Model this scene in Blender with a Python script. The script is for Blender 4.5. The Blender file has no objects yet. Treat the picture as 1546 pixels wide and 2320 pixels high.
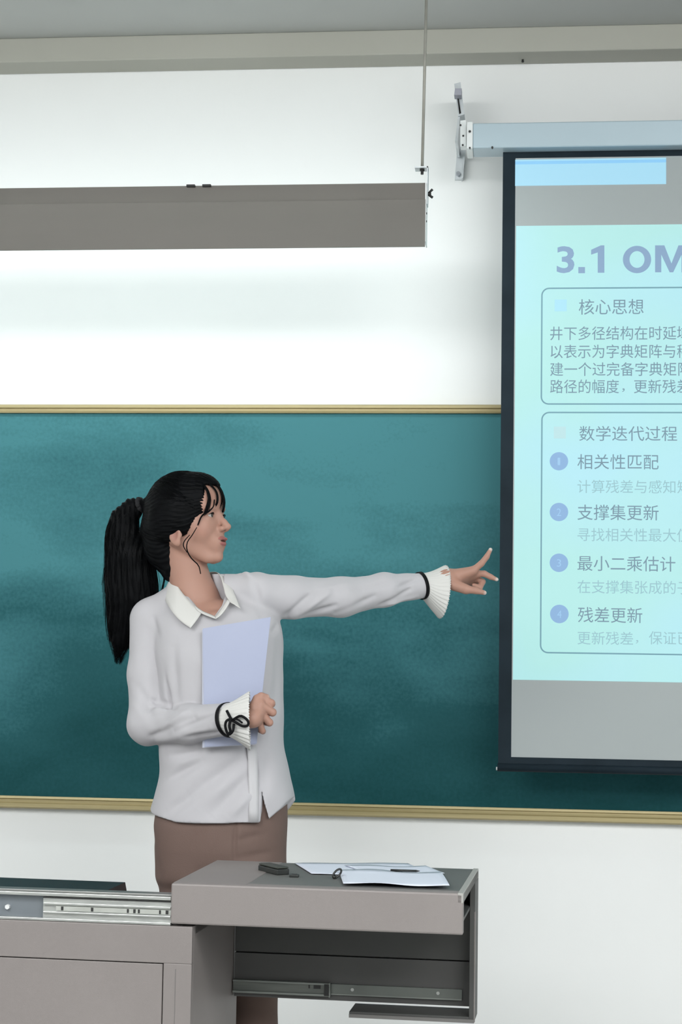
import bpy, bmesh, math, random
import numpy as np
from mathutils import Vector, Matrix

SC = bpy.context.scene
COL = SC.collection
random.seed(7)
RNG = np.random.default_rng(7)

# ------------------------------------------------------------------ camera
FPX = 3950.0                      # focal length in pixels of the 1546 x 2320 frame
CAM_Z = 1.28
_y, _p, _r = math.radians(6.0), math.radians(4.85), math.radians(0.9)
_f = np.array([-math.sin(_y)*math.cos(_p), math.cos(_y)*math.cos(_p), math.sin(_p)])
_rt = np.array([math.cos(_y), math.sin(_y), 0.0]); _up = np.cross(_rt, _f)
CR = _rt*math.cos(_r) + _up*math.sin(_r)
CU = _up*math.cos(_r) - _rt*math.sin(_r)
cam_d = bpy.data.cameras.new('camera'); cam = bpy.data.objects.new('camera', cam_d); COL.objects.link(cam)
cam_d.sensor_fit = 'VERTICAL'; cam_d.sensor_height = 36.0; cam_d.lens = FPX/2320*36.0
cam_d.clip_start = 0.05
M = Matrix.Identity(4)
for i in range(3):
    M[i][0] = CR[i]; M[i][1] = CU[i]; M[i][2] = -_f[i]
M[2][3] = CAM_Z
cam.matrix_world = M
SC.camera = cam

# ------------------------------------------------------------------ world, lights, exposure
w = bpy.data.worlds.new('world'); SC.world = w; w.use_nodes = True
w.node_tree.nodes['Background'].inputs[0].default_value = (0.75, 0.85, 1.0, 1)
w.node_tree.nodes['Background'].inputs[1].default_value = 0.35
SC.view_settings.view_transform = 'Standard'; SC.view_settings.look = 'None'
SC.view_settings.exposure = 0.0; SC.view_settings.gamma = 1.0
SC.view_settings.use_curve_mapping = False

def area(name, loc, direction, sx, sy, power, color=(1, 1, 1), spread=180):
    l = bpy.data.lights.new(name, 'AREA'); l.shape = 'RECTANGLE'; l.size = sx; l.size_y = sy
    l.energy = power; l.color = color; l.spread = math.radians(spread)
    o = bpy.data.objects.new(name, l); COL.objects.link(o)
    o.location = loc; o.rotation_euler = Vector(direction).to_track_quat('-Z', 'Y').to_euler()
    return o
ROOM_COL = (0.98, 1.0, 1.0)
for i, (x, y) in enumerate([(-2.1, 1.3), (1.7, 1.3), (-2.1, -1.2), (1.7, -1.2)]):
    area('ceiling_ambient_light', (x, y, 3.25), (0, 0.35, -1), 2.6, 2.0, 164, ROOM_COL)  # unseen broad ceiling panels, made large for soft ambient room light
area('cool_side_light', (3.4, 1.2, 1.9), (-1, 0.15, -0.05), 2.6, 1.5, 22, (0.85, 0.95, 1.0))  # unseen cool area light from the right; no window is built there
# the blackboard lamp's own tubes (inside its trough, see board_lamp)
BOARD_COL = (0.88, 1.0, 1.0)
area('board_lamp_tube_light', (-1.55, 4.87, 2.60), (0.0, 1, -0.8), 2.9, 0.05, 7.2, BOARD_COL)

# ------------------------------------------------------------------ helpers
O = np.array([0.0, 0.0, CAM_Z])
def ray(px, py):
    return _f + (px-773)/FPX*CR + (1160-py)/FPX*CU
def P(px, py, Y):
    """point seen at (px, py) that stands on the plane y = Y"""
    d = ray(px, py); return O + d*(Y/d[1])
WALL_Y = 5.5

def new_mat(name, color, rough=0.6, metal=0.0, spec=0.5):
    m = bpy.data.materials.new(name); m.use_nodes = True
    b = m.node_tree.nodes['Principled BSDF']
    b.inputs['Base Color'].default_value = (*color, 1); b.inputs['Roughness'].default_value = rough
    b.inputs['Metallic'].default_value = metal; b.inputs['Specular IOR Level'].default_value = spec
    return m
def noisy(name, c1, c2, scale=5, rough=0.6, metal=0.0, bump=0.0, bscale=200, stretch=(1, 1, 1), detail=4, spec=0.5, lo=0.35, hi=0.65):
    m = new_mat(name, c1, rough, metal, spec); nt = m.node_tree; b = nt.nodes['Principled BSDF']
    tc = nt.nodes.new('ShaderNodeTexCoord'); mp = nt.nodes.new('ShaderNodeMapping'); mp.inputs['Scale'].default_value = stretch
    nt.links.new(tc.outputs['Object'], mp.inputs['Vector'])
    n = nt.nodes.new('ShaderNodeTexNoise'); n.inputs['Scale'].default_value = scale; n.inputs['Detail'].default_value = detail
    nt.links.new(mp.outputs[0], n.inputs['Vector'])
    r = nt.nodes.new('ShaderNodeValToRGB'); r.color_ramp.elements[0].position = lo; r.color_ramp.elements[1].position = hi
    r.color_ramp.elements[0].color = (*c1, 1); r.color_ramp.elements[1].color = (*c2, 1)
    nt.links.new(n.outputs['Fac'], r.inputs[0]); nt.links.new(r.outputs[0], b.inputs['Base Color'])
    if bump > 0:
        n2 = nt.nodes.new('ShaderNodeTexNoise'); n2.inputs['Scale'].default_value = bscale; n2.inputs['Detail'].default_value = 3
        nt.links.new(mp.outputs[0], n2.inputs['Vector'])
        bp = nt.nodes.new('ShaderNodeBump'); bp.inputs['Strength'].default_value = bump; bp.inputs['Distance'].default_value = 0.002
        nt.links.new(n2.outputs['Fac'], bp.inputs['Height']); nt.links.new(bp.outputs[0], b.inputs['Normal'])
    return m
def emis(m, color, strength):
    b = m.node_tree.nodes['Principled BSDF']
    b.inputs['Emission Color'].default_value = (*color, 1); b.inputs['Emission Strength'].default_value = strength
    return m

def link(name, me, mat=None, parent=None, smooth=False):
    o = bpy.data.objects.new(name, me); COL.objects.link(o)
    if mat is not None and not me.materials: me.materials.append(mat)
    if parent is not None: o.parent = parent
    if smooth:
        me.polygons.foreach_set('use_smooth', [True]*len(me.polygons)); me.update()
    return o
def tag(o, label=None, cat=None, group=None, kind=None):
    if label: o['label'] = label
    if cat: o['category'] = cat
    if group: o['group'] = group
    if kind: o['kind'] = kind
    return o
def empty(name, loc=(0, 0, 0), rz=0.0):
    o = bpy.data.objects.new(name, None); COL.objects.link(o); o.location = loc; o.rotation_euler = (0, 0, rz)
    o.empty_display_size = 0.1
    return o
class MB:
    def __init__(s): s.bm = bmesh.new()
    def box(s, a, b, bev=0.0):
        r = bmesh.ops.create_cube(s.bm, size=1.0); vs = r['verts']
        for v in vs:
            v.co = Vector([(a[i]+b[i])/2 + v.co[i]*(b[i]-a[i]) for i in range(3)])
        if bev > 0:
            es = {e for v in vs for e in v.link_edges}
            bmesh.ops.bevel(s.bm, geom=list(es), offset=bev, segments=2, affect='EDGES', profile=0.5)
        return s
    def prism(s, pts, y0, y1):
        """polygon of (x, z) points stood between y0 and y1"""
        f = [s.bm.verts.new((x, y0, z)) for x, z in pts]; g = [s.bm.verts.new((x, y1, z)) for x, z in pts]
        s.bm.faces.new(f); s.bm.faces.new(list(reversed(g)))
        n = len(pts)
        for i in range(n): s.bm.faces.new([f[i], g[i], g[(i+1) % n], f[(i+1) % n]])
        bmesh.ops.recalc_face_normals(s.bm, faces=s.bm.faces)
        return s
    def cyl(s, a, b, r, seg=16, r2=None):
        a = Vector(a); b = Vector(b); d = b-a
        m = Matrix.Translation((a+b)/2) @ d.to_track_quat('Z', 'Y').to_matrix().to_4x4()
        bmesh.ops.create_cone(s.bm, cap_ends=True, segments=seg, radius1=r, radius2=r if r2 is None else r2, depth=d.length, matrix=m)
        return s
    def sphere(s, c, r, seg=20):
        m = Matrix.Translation(c) @ Matrix.Diagonal((*(r if hasattr(r, '__len__') else (r, r, r)), 1))
        bmesh.ops.create_uvsphere(s.bm, u_segments=seg, v_segments=seg//2+2, radius=1.0, matrix=m)
        return s
    def build(s, name, mat, parent=None, smooth=False):
        me = bpy.data.meshes.new(name); s.bm.to_mesh(me); s.bm.free()
        return link(name, me, mat, parent, smooth)
def box(name, a, b, mat, parent=None, bev=0.0): return MB().box(a, b, bev).build(name, mat, parent)

def mesh_np(name, V, F4, mat=None, parent=None, smooth=True, colors=None):
    me = bpy.data.meshes.new(name)
    V = np.asarray(V, np.float32); F4 = np.asarray(F4, np.int32)
    me.vertices.add(len(V)); me.vertices.foreach_set('co', V.ravel())
    k = F4.shape[1]
    me.loops.add(F4.size); me.loops.foreach_set('vertex_index', F4.ravel())
    me.polygons.add(len(F4)); me.polygons.foreach_set('loop_start', np.arange(0, F4.size, k, dtype=np.int32))
    me.polygons.foreach_set('loop_total', np.full(len(F4), k, np.int32))
    me.update(calc_edges=True); me.validate()
    if smooth: me.polygons.foreach_set('use_smooth', np.ones(len(me.polygons), bool))
    if colors is not None:
        a = me.color_attributes.new('Col', 'FLOAT_COLOR', 'POINT')
        c = np.ones((len(V), 4), np.float32); c[:, :3] = colors; a.data.foreach_set('color', c.ravel())
    return link(name, me, mat, parent)
def tube_np(path, radii, seg=8, flat=None):
    """tube along a polyline; flat = (width, thickness) multipliers"""
    path = np.asarray(path, float); n = len(path)
    t = np.gradient(path, axis=0); t /= np.linalg.norm(t, axis=1)[:, None]+1e-12
    ref = np.array([0, 0, 1.0]) if abs(t[0][2]) < 0.9 else np.array([0, 1.0, 0])
    u = np.cross(t[0], ref); u /= np.linalg.norm(u)
    V = []
    th = np.arange(seg)*2*math.pi/seg
    r = np.broadcast_to(np.asarray(radii, float), (n,))
    for i in range(n):
        u = u - t[i]*np.dot(u, t[i]); u /= np.linalg.norm(u); v = np.cross(t[i], u)
        fu, fv = flat if flat else (1, 1)
        V.append(path[i] + r[i]*(np.cos(th)[:, None]*u*fu + np.sin(th)[:, None]*v*fv))
    V = np.concatenate(V); F = []
    for i in range(n-1):
        for j in range(seg):
            k = (j+1) % seg
            F.append((i*seg+j, i*seg+k, (i+1)*seg+k, (i+1)*seg+j))
    V = np.vstack([V, path[:1], path[-1:]]); a = len(V)-2
    for j in range(seg):
        k = (j+1) % seg
        F.append((a, a, k, j)); F.append((a+1, a+1, (n-1)*seg+j, (n-1)*seg+k))
    return V, F
def spline(pts, n):
    """Catmull-Rom through pts, n samples"""
    p = np.asarray(pts, float); p = np.vstack([2*p[0]-p[1], p, 2*p[-1]-p[-2]])
    m = len(p)-3; out = []
    for s in np.linspace(0, m-1e-9, n):
        i = int(s); t = s-i; a, b, c, d = p[i:i+4]
        out.append(0.5*((2*b)+(-a+c)*t+(2*a-5*b+4*c-d)*t*t+(-a+3*b-3*c+d)*t**3))
    return np.array(out)
def from_bm_tubes(name, tubes, mat, parent, smooth=True):
    """many tubes as one mesh; triangle caps allowed"""
    Vs, Fs, off = [], [], 0
    for V, F in tubes:
        Vs.append(V); Fs += [tuple(x+off for x in dict.fromkeys(f)) for f in F]; off += len(V)
    me = bpy.data.meshes.new(name); me.from_pydata(np.vstack(Vs).tolist(), [], Fs); me.update()
    return link(name, me, mat, parent, smooth)

# ------------------------------------------------------------------ signed-distance modelling for the figure
def smin(a, b, k):
    h = np.clip(0.5+0.5*(b-a)/k, 0, 1); return b*(1-h)+a*h - k*h*(1-h)
def smax(a, b, k): return -smin(-a, -b, k)
def sub(a, b, k=0.001): return smax(a, -b, k)
def ell(p, c, r):
    q = (p-np.asarray(c, np.float32)); r = np.asarray(r, np.float32)
    k0 = np.sqrt(((q/r)**2).sum(1)); k1 = np.sqrt(((q/(r*r))**2).sum(1))+1e-9
    return k0*(k0-1)/k1
def cap(p, a, b, ra, rb):
    a = np.asarray(a, np.float32); b = np.asarray(b, np.float32); ba = b-a
    h = np.clip(((p-a)@ba)/max(float(ba@ba), 1e-12), 0, 1)
    return np.sqrt(((p-a-h[:, None]*ba)**2).sum(1)) - (ra+(rb-ra)*h)
def chain(p, pts, rr, k=0.004):
    d = None
    for i in range(len(pts)-1):
        e = cap(p, pts[i], pts[i+1], rr[i], rr[i+1]); d = e if d is None else smin(d, e, k)
    return d
def sdf_mesh(f, lo, hi, h, B=8, margin=1.5):
    lo = np.asarray(lo, float); hi = np.asarray(hi, float)
    nb = np.ceil((hi-lo)/h/B).astype(int); n = nb*B
    cx = [lo[i]+(np.arange(nb[i])+0.5)*B*h - h*0.5 for i in range(3)]
    C = np.stack(np.meshgrid(*cx, indexing='ij'), -1).reshape(-1, 3).astype(np.float32)
    dc = f(C)
    act = np.abs(dc) < B*h*0.87*margin
    G = np.repeat(np.repeat(np.repeat(dc.reshape(nb).astype(np.float32), B, 0), B, 1), B, 2)
    bi = np.argwhere(act.reshape(nb))
    o = np.stack(np.meshgrid(*[np.arange(B)]*3, indexing='ij'), -1).reshape(-1, 3)
    st = 400
    for s in range(0, len(bi), st):
        idx = (bi[s:s+st, None, :]*B + o[None]).reshape(-1, 3)
        pts = (lo + idx*h).astype(np.float32)
        G[idx[:, 0], idx[:, 1], idx[:, 2]] = f(pts)
    S = G < 0
    nx, ny, nz = G.shape
    acc = np.zeros((nx-1, ny-1, nz-1), np.uint8)
    for dx in (0, 1):
        for dy in (0, 1):
            for dz in (0, 1): acc += S[dx:nx-1+dx, dy:ny-1+dy, dz:nz-1+dz]
    cells = np.argwhere((acc > 0) & (acc < 8))
    flat = (cells[:, 0]*(ny-1)+cells[:, 1])*(nz-1)+cells[:, 2]
    corners = [(a, b, c) for a in (0, 1) for b in (0, 1) for c in (0, 1)]
    val = np.stack([G[cells[:, 0]+a, cells[:, 1]+b, cells[:, 2]+c] for a, b, c in corners], 1)
    acc_p = np.zeros((len(cells), 3)); cnt = np.zeros(len(cells))
    for i, ca in enumerate(corners):
        for j, cb in enumerate(corners):
            if j > i and sum(abs(ca[k]-cb[k]) for k in range(3)) == 1:
                va, vb = val[:, i], val[:, j]; m = (va < 0) != (vb < 0)
                t = np.where(m, va/np.where(m, va-vb, 1), 0)
                pt = np.array(ca)[None]+t[:, None]*(np.array(cb)-np.array(ca))[None]
                acc_p += pt*m[:, None]; cnt += m
    V = lo + (cells + acc_p/cnt[:, None])*h
    def look(i, j, k):
        return np.searchsorted(flat, (i*(ny-1)+j)*(nz-1)+k)
    quads = []
    for ax in range(3):
        A = [slice(None)]*3; Bs = [slice(None)]*3; A[ax] = slice(0, -1); Bs[ax] = slice(1, None)
        ch = S[tuple(A)] != S[tuple(Bs)]
        e = np.argwhere(ch)
        b, c = (ax+1) % 3, (ax+2) % 3
        e = e[(e[:, b] > 0) & (e[:, c] > 0) & (e[:, b] < G.shape[b]-1) & (e[:, c] < G.shape[c]-1)]
        ins = S[e[:, 0], e[:, 1], e[:, 2]]
        q = []
        for db, dcc in ((-1, -1), (0, -1), (0, 0), (-1, 0)):
            t = e.copy(); t[:, b] += db; t[:, c] += dcc; q.append(look(t[:, 0], t[:, 1], t[:, 2]))
        q = np.stack(q, 1); q[~ins] = q[~ins][:, ::-1]; quads.append(q)
    return V, np.concatenate(quads)
def relax(V, F, it=2, lam=0.5):
    V = V.copy(); n = len(V)
    E = np.concatenate([F[:, [0, 1]], F[:, [1, 2]], F[:, [2, 3]], F[:, [3, 0]]])
    deg = np.bincount(E.ravel(), minlength=n).astype(float)
    for _ in range(it):
        A = np.stack([np.bincount(E[:, 0], V[E[:, 1], k], n)+np.bincount(E[:, 1], V[E[:, 0], k], n) for k in range(3)], 1)
        V = V + lam*(A/np.maximum(deg, 1)[:, None]-V)
    return V
def vnormals(V, F):
    N = np.cross(V[F[:, 2]]-V[F[:, 0]], V[F[:, 3]]-V[F[:, 1]])
    out = np.zeros_like(V)
    for k in range(4):
        for a in range(3): out[:, a] += np.bincount(F[:, k], N[:, a], len(V))
    return out/(np.linalg.norm(out, axis=1)[:, None]+1e-12)

# ------------------------------------------------------------------ room shell
wall_m = noisy('wall_plaster', (0.87, 0.875, 0.87), (0.90, 0.905, 0.90), 1.2, 0.85, bump=0.12, bscale=60)
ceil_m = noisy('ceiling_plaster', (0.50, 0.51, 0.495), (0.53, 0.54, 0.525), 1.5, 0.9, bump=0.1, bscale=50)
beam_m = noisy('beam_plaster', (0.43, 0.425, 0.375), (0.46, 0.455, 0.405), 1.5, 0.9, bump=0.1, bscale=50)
floor_m = noisy('floor_terrazzo', (0.30, 0.30, 0.29), (0.38, 0.38, 0.36), 60, 0.4)
X0, X1, Y0 = -4.2, 3.8, -4.5
def struct(name, a, b, m, bev=0.0):
    return tag(box(name, a, b, m, None, bev), kind='structure')
BZ = 3.20                                    # underside of the beam along the front wall
d = ray(773, 126); BY = d[1]*(BZ-CAM_Z)/d[2]    # beam face
CZ = P(773, 70, BY)[2]
struct('wall_front', (X0-0.1, WALL_Y, 0), (X1+0.1, WALL_Y+0.12, CZ), wall_m)
struct('wall_left', (X0-0.12, Y0, 0), (X0, WALL_Y, CZ), wall_m)
struct('wall_right', (X1, Y0, 0), (X1+0.12, WALL_Y, CZ), wall_m)
struct('wall_back', (X0-0.1, Y0-0.12, 0), (X1+0.1, Y0, CZ), wall_m)
struct('floor', (X0-0.1, Y0-0.1, -0.1), (X1+0.1, WALL_Y+0.1, 0), floor_m)
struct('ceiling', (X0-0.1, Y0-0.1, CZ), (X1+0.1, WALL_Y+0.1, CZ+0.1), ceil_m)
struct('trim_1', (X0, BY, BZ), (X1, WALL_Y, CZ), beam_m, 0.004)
DAIS = 0.14
struct('trim_2', (-3.0, 4.02, 0), (2.6, WALL_Y, DAIS), floor_m, 0.005)
c = P(1185, 135, BY+0.04); dd = ray(1185, 135); tt = (BZ-CAM_Z)/dd[2]
hx, hy = dd[0]*tt, dd[1]*tt
sc = MB().cyl((hx, hy, BZ+0.002), (hx, hy, BZ-0.006), 0.0035, 12).sphere((hx, hy, BZ-0.007), (0.0045, 0.0045, 0.003), 12)
sc = sc.build('ceiling_screw', new_mat('black_steel', (0.01, 0.01, 0.01), 0.4)); tag(sc, 'tiny black screw in the underside of the beam above the screen', 'screw')

# ------------------------------------------------------------------ blackboard
def zpx(px, py, Y): return P(px, py, Y)[2]
bz0, bz1 = 0.833, 2.062
fz0, fz1 = 0.794, 2.090
bx0, bx1 = -2.35, 1.75
bb = empty('blackboard', (0, WALL_Y, 0)); tag(bb, 'wide green chalkboard in a brass-coloured frame on the white wall', 'blackboard')
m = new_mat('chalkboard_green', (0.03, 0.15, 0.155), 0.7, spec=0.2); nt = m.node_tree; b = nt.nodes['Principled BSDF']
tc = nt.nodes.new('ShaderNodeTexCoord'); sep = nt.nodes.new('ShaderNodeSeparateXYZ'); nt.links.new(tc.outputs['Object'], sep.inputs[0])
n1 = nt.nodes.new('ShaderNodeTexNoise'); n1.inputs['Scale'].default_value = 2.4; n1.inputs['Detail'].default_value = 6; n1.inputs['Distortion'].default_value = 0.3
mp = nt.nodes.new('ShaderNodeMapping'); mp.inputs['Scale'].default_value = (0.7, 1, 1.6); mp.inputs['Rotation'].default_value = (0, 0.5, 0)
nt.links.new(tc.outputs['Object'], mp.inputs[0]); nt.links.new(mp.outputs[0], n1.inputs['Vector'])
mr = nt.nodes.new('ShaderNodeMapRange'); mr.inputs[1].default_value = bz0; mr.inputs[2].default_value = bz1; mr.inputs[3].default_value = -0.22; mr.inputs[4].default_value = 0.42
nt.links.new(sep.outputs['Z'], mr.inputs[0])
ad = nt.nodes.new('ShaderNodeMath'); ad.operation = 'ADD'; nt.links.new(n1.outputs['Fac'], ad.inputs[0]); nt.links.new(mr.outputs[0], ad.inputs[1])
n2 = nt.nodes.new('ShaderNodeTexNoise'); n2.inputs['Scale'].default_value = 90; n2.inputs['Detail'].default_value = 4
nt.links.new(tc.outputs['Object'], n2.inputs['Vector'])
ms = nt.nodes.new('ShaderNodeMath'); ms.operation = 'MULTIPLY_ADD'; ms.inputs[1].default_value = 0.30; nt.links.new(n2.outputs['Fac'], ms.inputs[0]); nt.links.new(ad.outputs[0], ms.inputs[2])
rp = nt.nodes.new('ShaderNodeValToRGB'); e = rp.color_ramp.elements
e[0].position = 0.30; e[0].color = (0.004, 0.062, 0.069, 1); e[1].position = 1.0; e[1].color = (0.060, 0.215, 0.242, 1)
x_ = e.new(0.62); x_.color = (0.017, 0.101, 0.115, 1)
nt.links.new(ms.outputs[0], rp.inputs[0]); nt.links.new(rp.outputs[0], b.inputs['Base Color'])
def rel(o, par):                       # parent but keep world placement for an unrotated parent
    o.parent = par; o.matrix_parent_inverse = Matrix.Translation(-Vector(par.location)); return o
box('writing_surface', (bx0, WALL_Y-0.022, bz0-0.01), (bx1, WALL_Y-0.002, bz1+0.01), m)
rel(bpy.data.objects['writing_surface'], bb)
# the 1.2 m wide board sheets meet in fine seams hidden under chalk dust; the green is paler at the top and darkens towards the bottom
brass = noisy('brass_anodised', (0.36, 0.30, 0.15), (0.46, 0.38, 0.20), 3, 0.42, 0.25, stretch=(0.3, 4, 40), bump=0.15, bscale=30)
def rail(name, z0, z1, flip):
    h = z1-z0; y = WALL_Y
    prof = [(0, 0), (-0.034, 0), (-0.036, 0.18*h), (-0.030, 0.26*h), (-0.030, 0.5*h), (-0.038, 0.58*h), (-0.038, 0.86*h), (-0.030, h), (0, h)]
    if flip: prof = [(a, h-c) for a, c in prof]
    bm = bmesh.new(); R = []
    for x in (bx0-0.03, bx1+0.03): R.append([bm.verts.new((x, y+a, z0+c)) for a, c in prof])
    n = len(prof)
    for i in range(n): bm.faces.new([R[0][i], R[0][(i+1) % n], R[1][(i+1) % n], R[1][i]])
    bm.faces.new(R[0]); bm.faces.new(R[1]); bmesh.ops.recalc_face_normals(bm, faces=bm.faces)
    me = bpy.data.meshes.new(name); bm.to_mesh(me); bm.free()
    return rel(link(name, me, brass), bb)
rail('frame_rail', bz1, fz1, False); rail('frame_rail', fz0, bz0, True)
for x in (bx0-0.03, bx1):
    rel(box('frame_stile', (x, WALL_Y-0.034, bz0), (x+0.03, WALL_Y, bz1), brass), bb)

# ------------------------------------------------------------------ board lamp
lamp_m = noisy('lamp_sheet_grey', (0.32, 0.300, 0.275), (0.34, 0.315, 0.29), 3, 0.5, 0.1, stretch=(0.3, 1, 3))
lamp_in = new_mat('lamp_reflector_white', (0.85, 0.87, 0.87), 0.4)
steel = noisy('galvanised_steel', (0.52, 0.55, 0.57), (0.62, 0.65, 0.67), 30, 0.38, 0.6)
dark_steel = new_mat('dark_steel', (0.03, 0.03, 0.03), 0.5, 0.0, 0.3)
LY = 4.75
lx1 = P(964, 490, LY)[0]; lz1 = P(500, 418, LY)[2]; lz0 = P(500, 563, LY)[2]; lzm = P(500, 457, LY)[2]
lx0 = -2.95
lamp = empty('board_lamp', (lx1, LY, lz1)); tag(lamp, 'long grey trough lamp hanging on a rod above the chalkboard', 'lamp')
def lprof(name, prof, mat, x0=lx0, x1=lx1):
    """sheet of constant thickness from a (y, z) polyline"""
    bm = bmesh.new(); t = 0.0012; A = []
    for x in (x0, x1): A.append([bm.verts.new((x, a, c)) for a, c in prof])
    for i in range(len(prof)-1): bm.faces.new([A[0][i], A[1][i], A[1][i+1], A[0][i+1]])
    bmesh.ops.solidify(bm, geom=bm.faces[:], thickness=t)
    bmesh.ops.recalc_face_normals(bm, faces=bm.faces)
    me = bpy.data.meshes.new(name); bm.to_mesh(me); bm.free()
    return rel(link(name, me, mat), lamp)
lprof('shade', [(LY+0.075, lz1+0.004), (LY+0.010, lz1), (LY+0.005, lzm+0.0015), (LY, lzm), (LY-0.002, lz0), (LY+0.012, lz0+0.002)], lamp_m)
lprof('reflector', [(LY+0.072, lz1-0.002), (LY+0.02, lz1-0.01), (LY+0.012, lz0+0.03), (LY+0.014, lz0+0.006)], lamp_in)
# end plate
rel(MB().box((lx1-0.001, LY+0.002, lz0+0.015), (lx1+0.002, LY+0.075, lz1)).build('end_plate', lamp_in), lamp)
for k, x in enumerate((-2.2, -1.0)):
    tb = MB().cyl((x-0.55, LY+0.055, lz1-0.07), (x+0.55, LY+0.055, lz1-0.07), 0.013, 16).build('lamp_tube', emis(new_mat('tube_glow', (0.9, 0.9, 0.9)), (0.85, 1, 1), 3.0), None, True)
    rel(tb, lamp)
for px in (432, 468):
    c = P(px, 420, LY); rel(MB().box((c[0]-0.012, LY-0.001, lz1-0.0045), (c[0]+0.012, LY+0.01, lz1+0.0012)).build('slot', dark_steel), lamp)
# hanger bracket, rod, wing nut
hb = MB()
p0 = P(941, 383, LY+0.03); p1 = P(971, 382, LY+0.03)
hb.box((p0[0], LY+0.01, p0[2]-0.002), (p1[0], LY+0.05, p0[2]+0.0025))
hb.box((p1[0]-0.003, LY+0.01, lz1-0.06), (p1[0], LY+0.05, p0[2]+0.002))
rel(hb.build('hanger_bracket', steel), lamp)
rt0 = P(957, 384, LY+0.03); rt1 = P(968, -60, LY+0.03); rt1 = rt0+(rt1-rt0)*((CZ-rt0[2])/(rt1[2]-rt0[2]))
rod_m = noisy('rod_paint', (0.30, 0.29, 0.26), (0.36, 0.35, 0.31), 20, 0.5, 0.2)
rel(MB().cyl(rt0, rt1, 0.0042, 14).build('hanging_rod', rod_m, None, True), lamp)
nut = MB().cyl(rt0+[0, 0, 0.004], rt0+[0, 0, -0.004], 0.0075, 6).cyl(rt0+[0, 0, -0.003], rt0+[0, 0, -0.014], 0.0042, 10).cyl(rt0+[0, 0, 0.009], rt0+[0, 0, 0.003], 0.006, 6)
rel(nut.build('nut', dark_steel), lamp)
wx = lx1+0.002; wz = P(974, 433, LY)[2]
wn = MB().cyl((wx, LY+0.03, wz), (wx+0.012, LY+0.03, wz), 0.005, 12)
wn.cyl((wx+0.004, LY+0.03, wz+0.002), (wx+0.016, LY+0.026, wz+0.012), 0.0028, 8, 0.0038).cyl((wx+0.004, LY+0.03, wz-0.002), (wx+0.016, LY+0.026, wz-0.011), 0.0028, 8, 0.0038)
rel(wn.build('wing_nut', dark_steel, None, True), lamp)
for py in (481, 499):
    c = P(964, py, LY); rel(MB().cyl((lx1, LY+0.012, c[2]), (lx1+0.004, LY+0.012, c[2]), 0.003, 8).build('rivet', dark_steel), lamp)

# ------------------------------------------------------------------ projection screen
SY = 5.24
scr = empty('projection_screen', tuple(P(1340, 305, SY))); tag(scr, 'pull-down projection screen with black border showing a pale cyan slide', 'projection screen')
SX1 = 2.05
case_m = noisy('casing_painted', (0.42, 0.52, 0.58), (0.47, 0.57, 0.63), 2, 0.35, 0.15, stretch=(0.4, 1, 1))
cz1 = P(1300, 275, SY-0.05)[2]; cz0 = P(1300, 332, SY-0.05)[2]
cx0 = P(1071, 305, SY-0.05)[0]
rel(MB().box((cx0, SY-0.05, cz0), (SX1+0.1, SY+0.05, cz1), 0.004).build('casing', case_m), scr)
endm = new_mat('end_cap_white', (0.78, 0.80, 0.80), 0.45)
ex0 = P(1058, 305, SY-0.052)[0]
rel(MB().box((ex0, SY-0.055, cz0-0.003), (cx0+0.001, SY+0.052, cz1+0.003), 0.002).build('end_cap', endm), scr)
for px, py, r in ((1065, 298, 0.0036), (1065, 335, 0.0025), (1116, 334, 0.003)):
    c = P(px, py, SY-0.056); rel(MB().cyl((c[0], SY-0.059, c[2]), (c[0], SY-0.048, c[2]), r, 12).build('screw', dark_steel), scr)
fabric = new_mat('screen_fabric', (0.375, 0.405, 0.41), 0.9)
border = noisy('screen_border_black', (0.008, 0.016, 0.023), (0.014, 0.025, 0.035), 6, 0.6, spec=0.15)
sx0 = P(1135, 1000, SY)[0]; fx0 = P(1164, 1000, SY)[0]
ft = P(1300, 357, SY)[2]; fb = P(1300, 1718, SY)[2]; sb = P(1300, 1742, SY)[2]
sheet = MB().box((sx0, SY-0.0005, sb), (SX1, SY+0.0008, cz0+0.01)).build('border', border); rel(sheet, scr)
rel(MB().box((fx0, SY-0.0016, fb), (SX1-0.04, SY-0.0006, ft)).build('fabric', fabric), scr)
# bottom bar
z_b = P(1300, 1742, SY)[2]
rel(MB().cyl((sx0-0.002, SY, z_b), (SX1+0.005, SY, z_b), 0.012, 20).build('bottom_bar', border, None, True), scr)
rel(MB().cyl((sx0-0.006, SY, z_b-0.004), (sx0-0.001, SY, z_b-0.004), 0.005, 12).build('bar_cap', endm, None, True), scr)
# slide: projected picture on the fabric
def slide_mat(name, base, em, s=1.0): return emis(new_mat(name, base, 0.9, spec=0.1), em, s)
bgm = slide_mat('slide_glow', (0.24, 0.28, 0.28), (0.22, 0.53, 0.53))
nt = bgm.node_tree; b = nt.nodes['Principled BSDF']; tc = nt.nodes.new('ShaderNodeTexCoord'); nn = nt.nodes.new('ShaderNodeTexNoise'); nn.inputs['Scale'].default_value = 2.2; nn.inputs['Detail'].default_value = 1
r_ = nt.nodes.new('ShaderNodeValToRGB'); r_.color_ramp.elements[0].color = (0.26, 0.57, 0.55, 1); r_.color_ramp.elements[1].color = (0.26, 0.56, 0.65, 1); r_.color_ramp.elements[0].position = .4; r_.color_ramp.elements[1].position = .65
nt.links.new(tc.outputs['Object'], nn.inputs['Vector']); nt.links.new(nn.outputs['Fac'], r_.inputs[0]); nt.links.new(r_.outputs[0], b.inputs['Emission Color'])
winm = slide_mat('window_glow', (0.26, 0.31, 0.32), (0.18, 0.45, 0.62))
winb = slide_mat('window_bar_glow', (0.22, 0.30, 0.34), (0.10, 0.35, 0.62))
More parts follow.
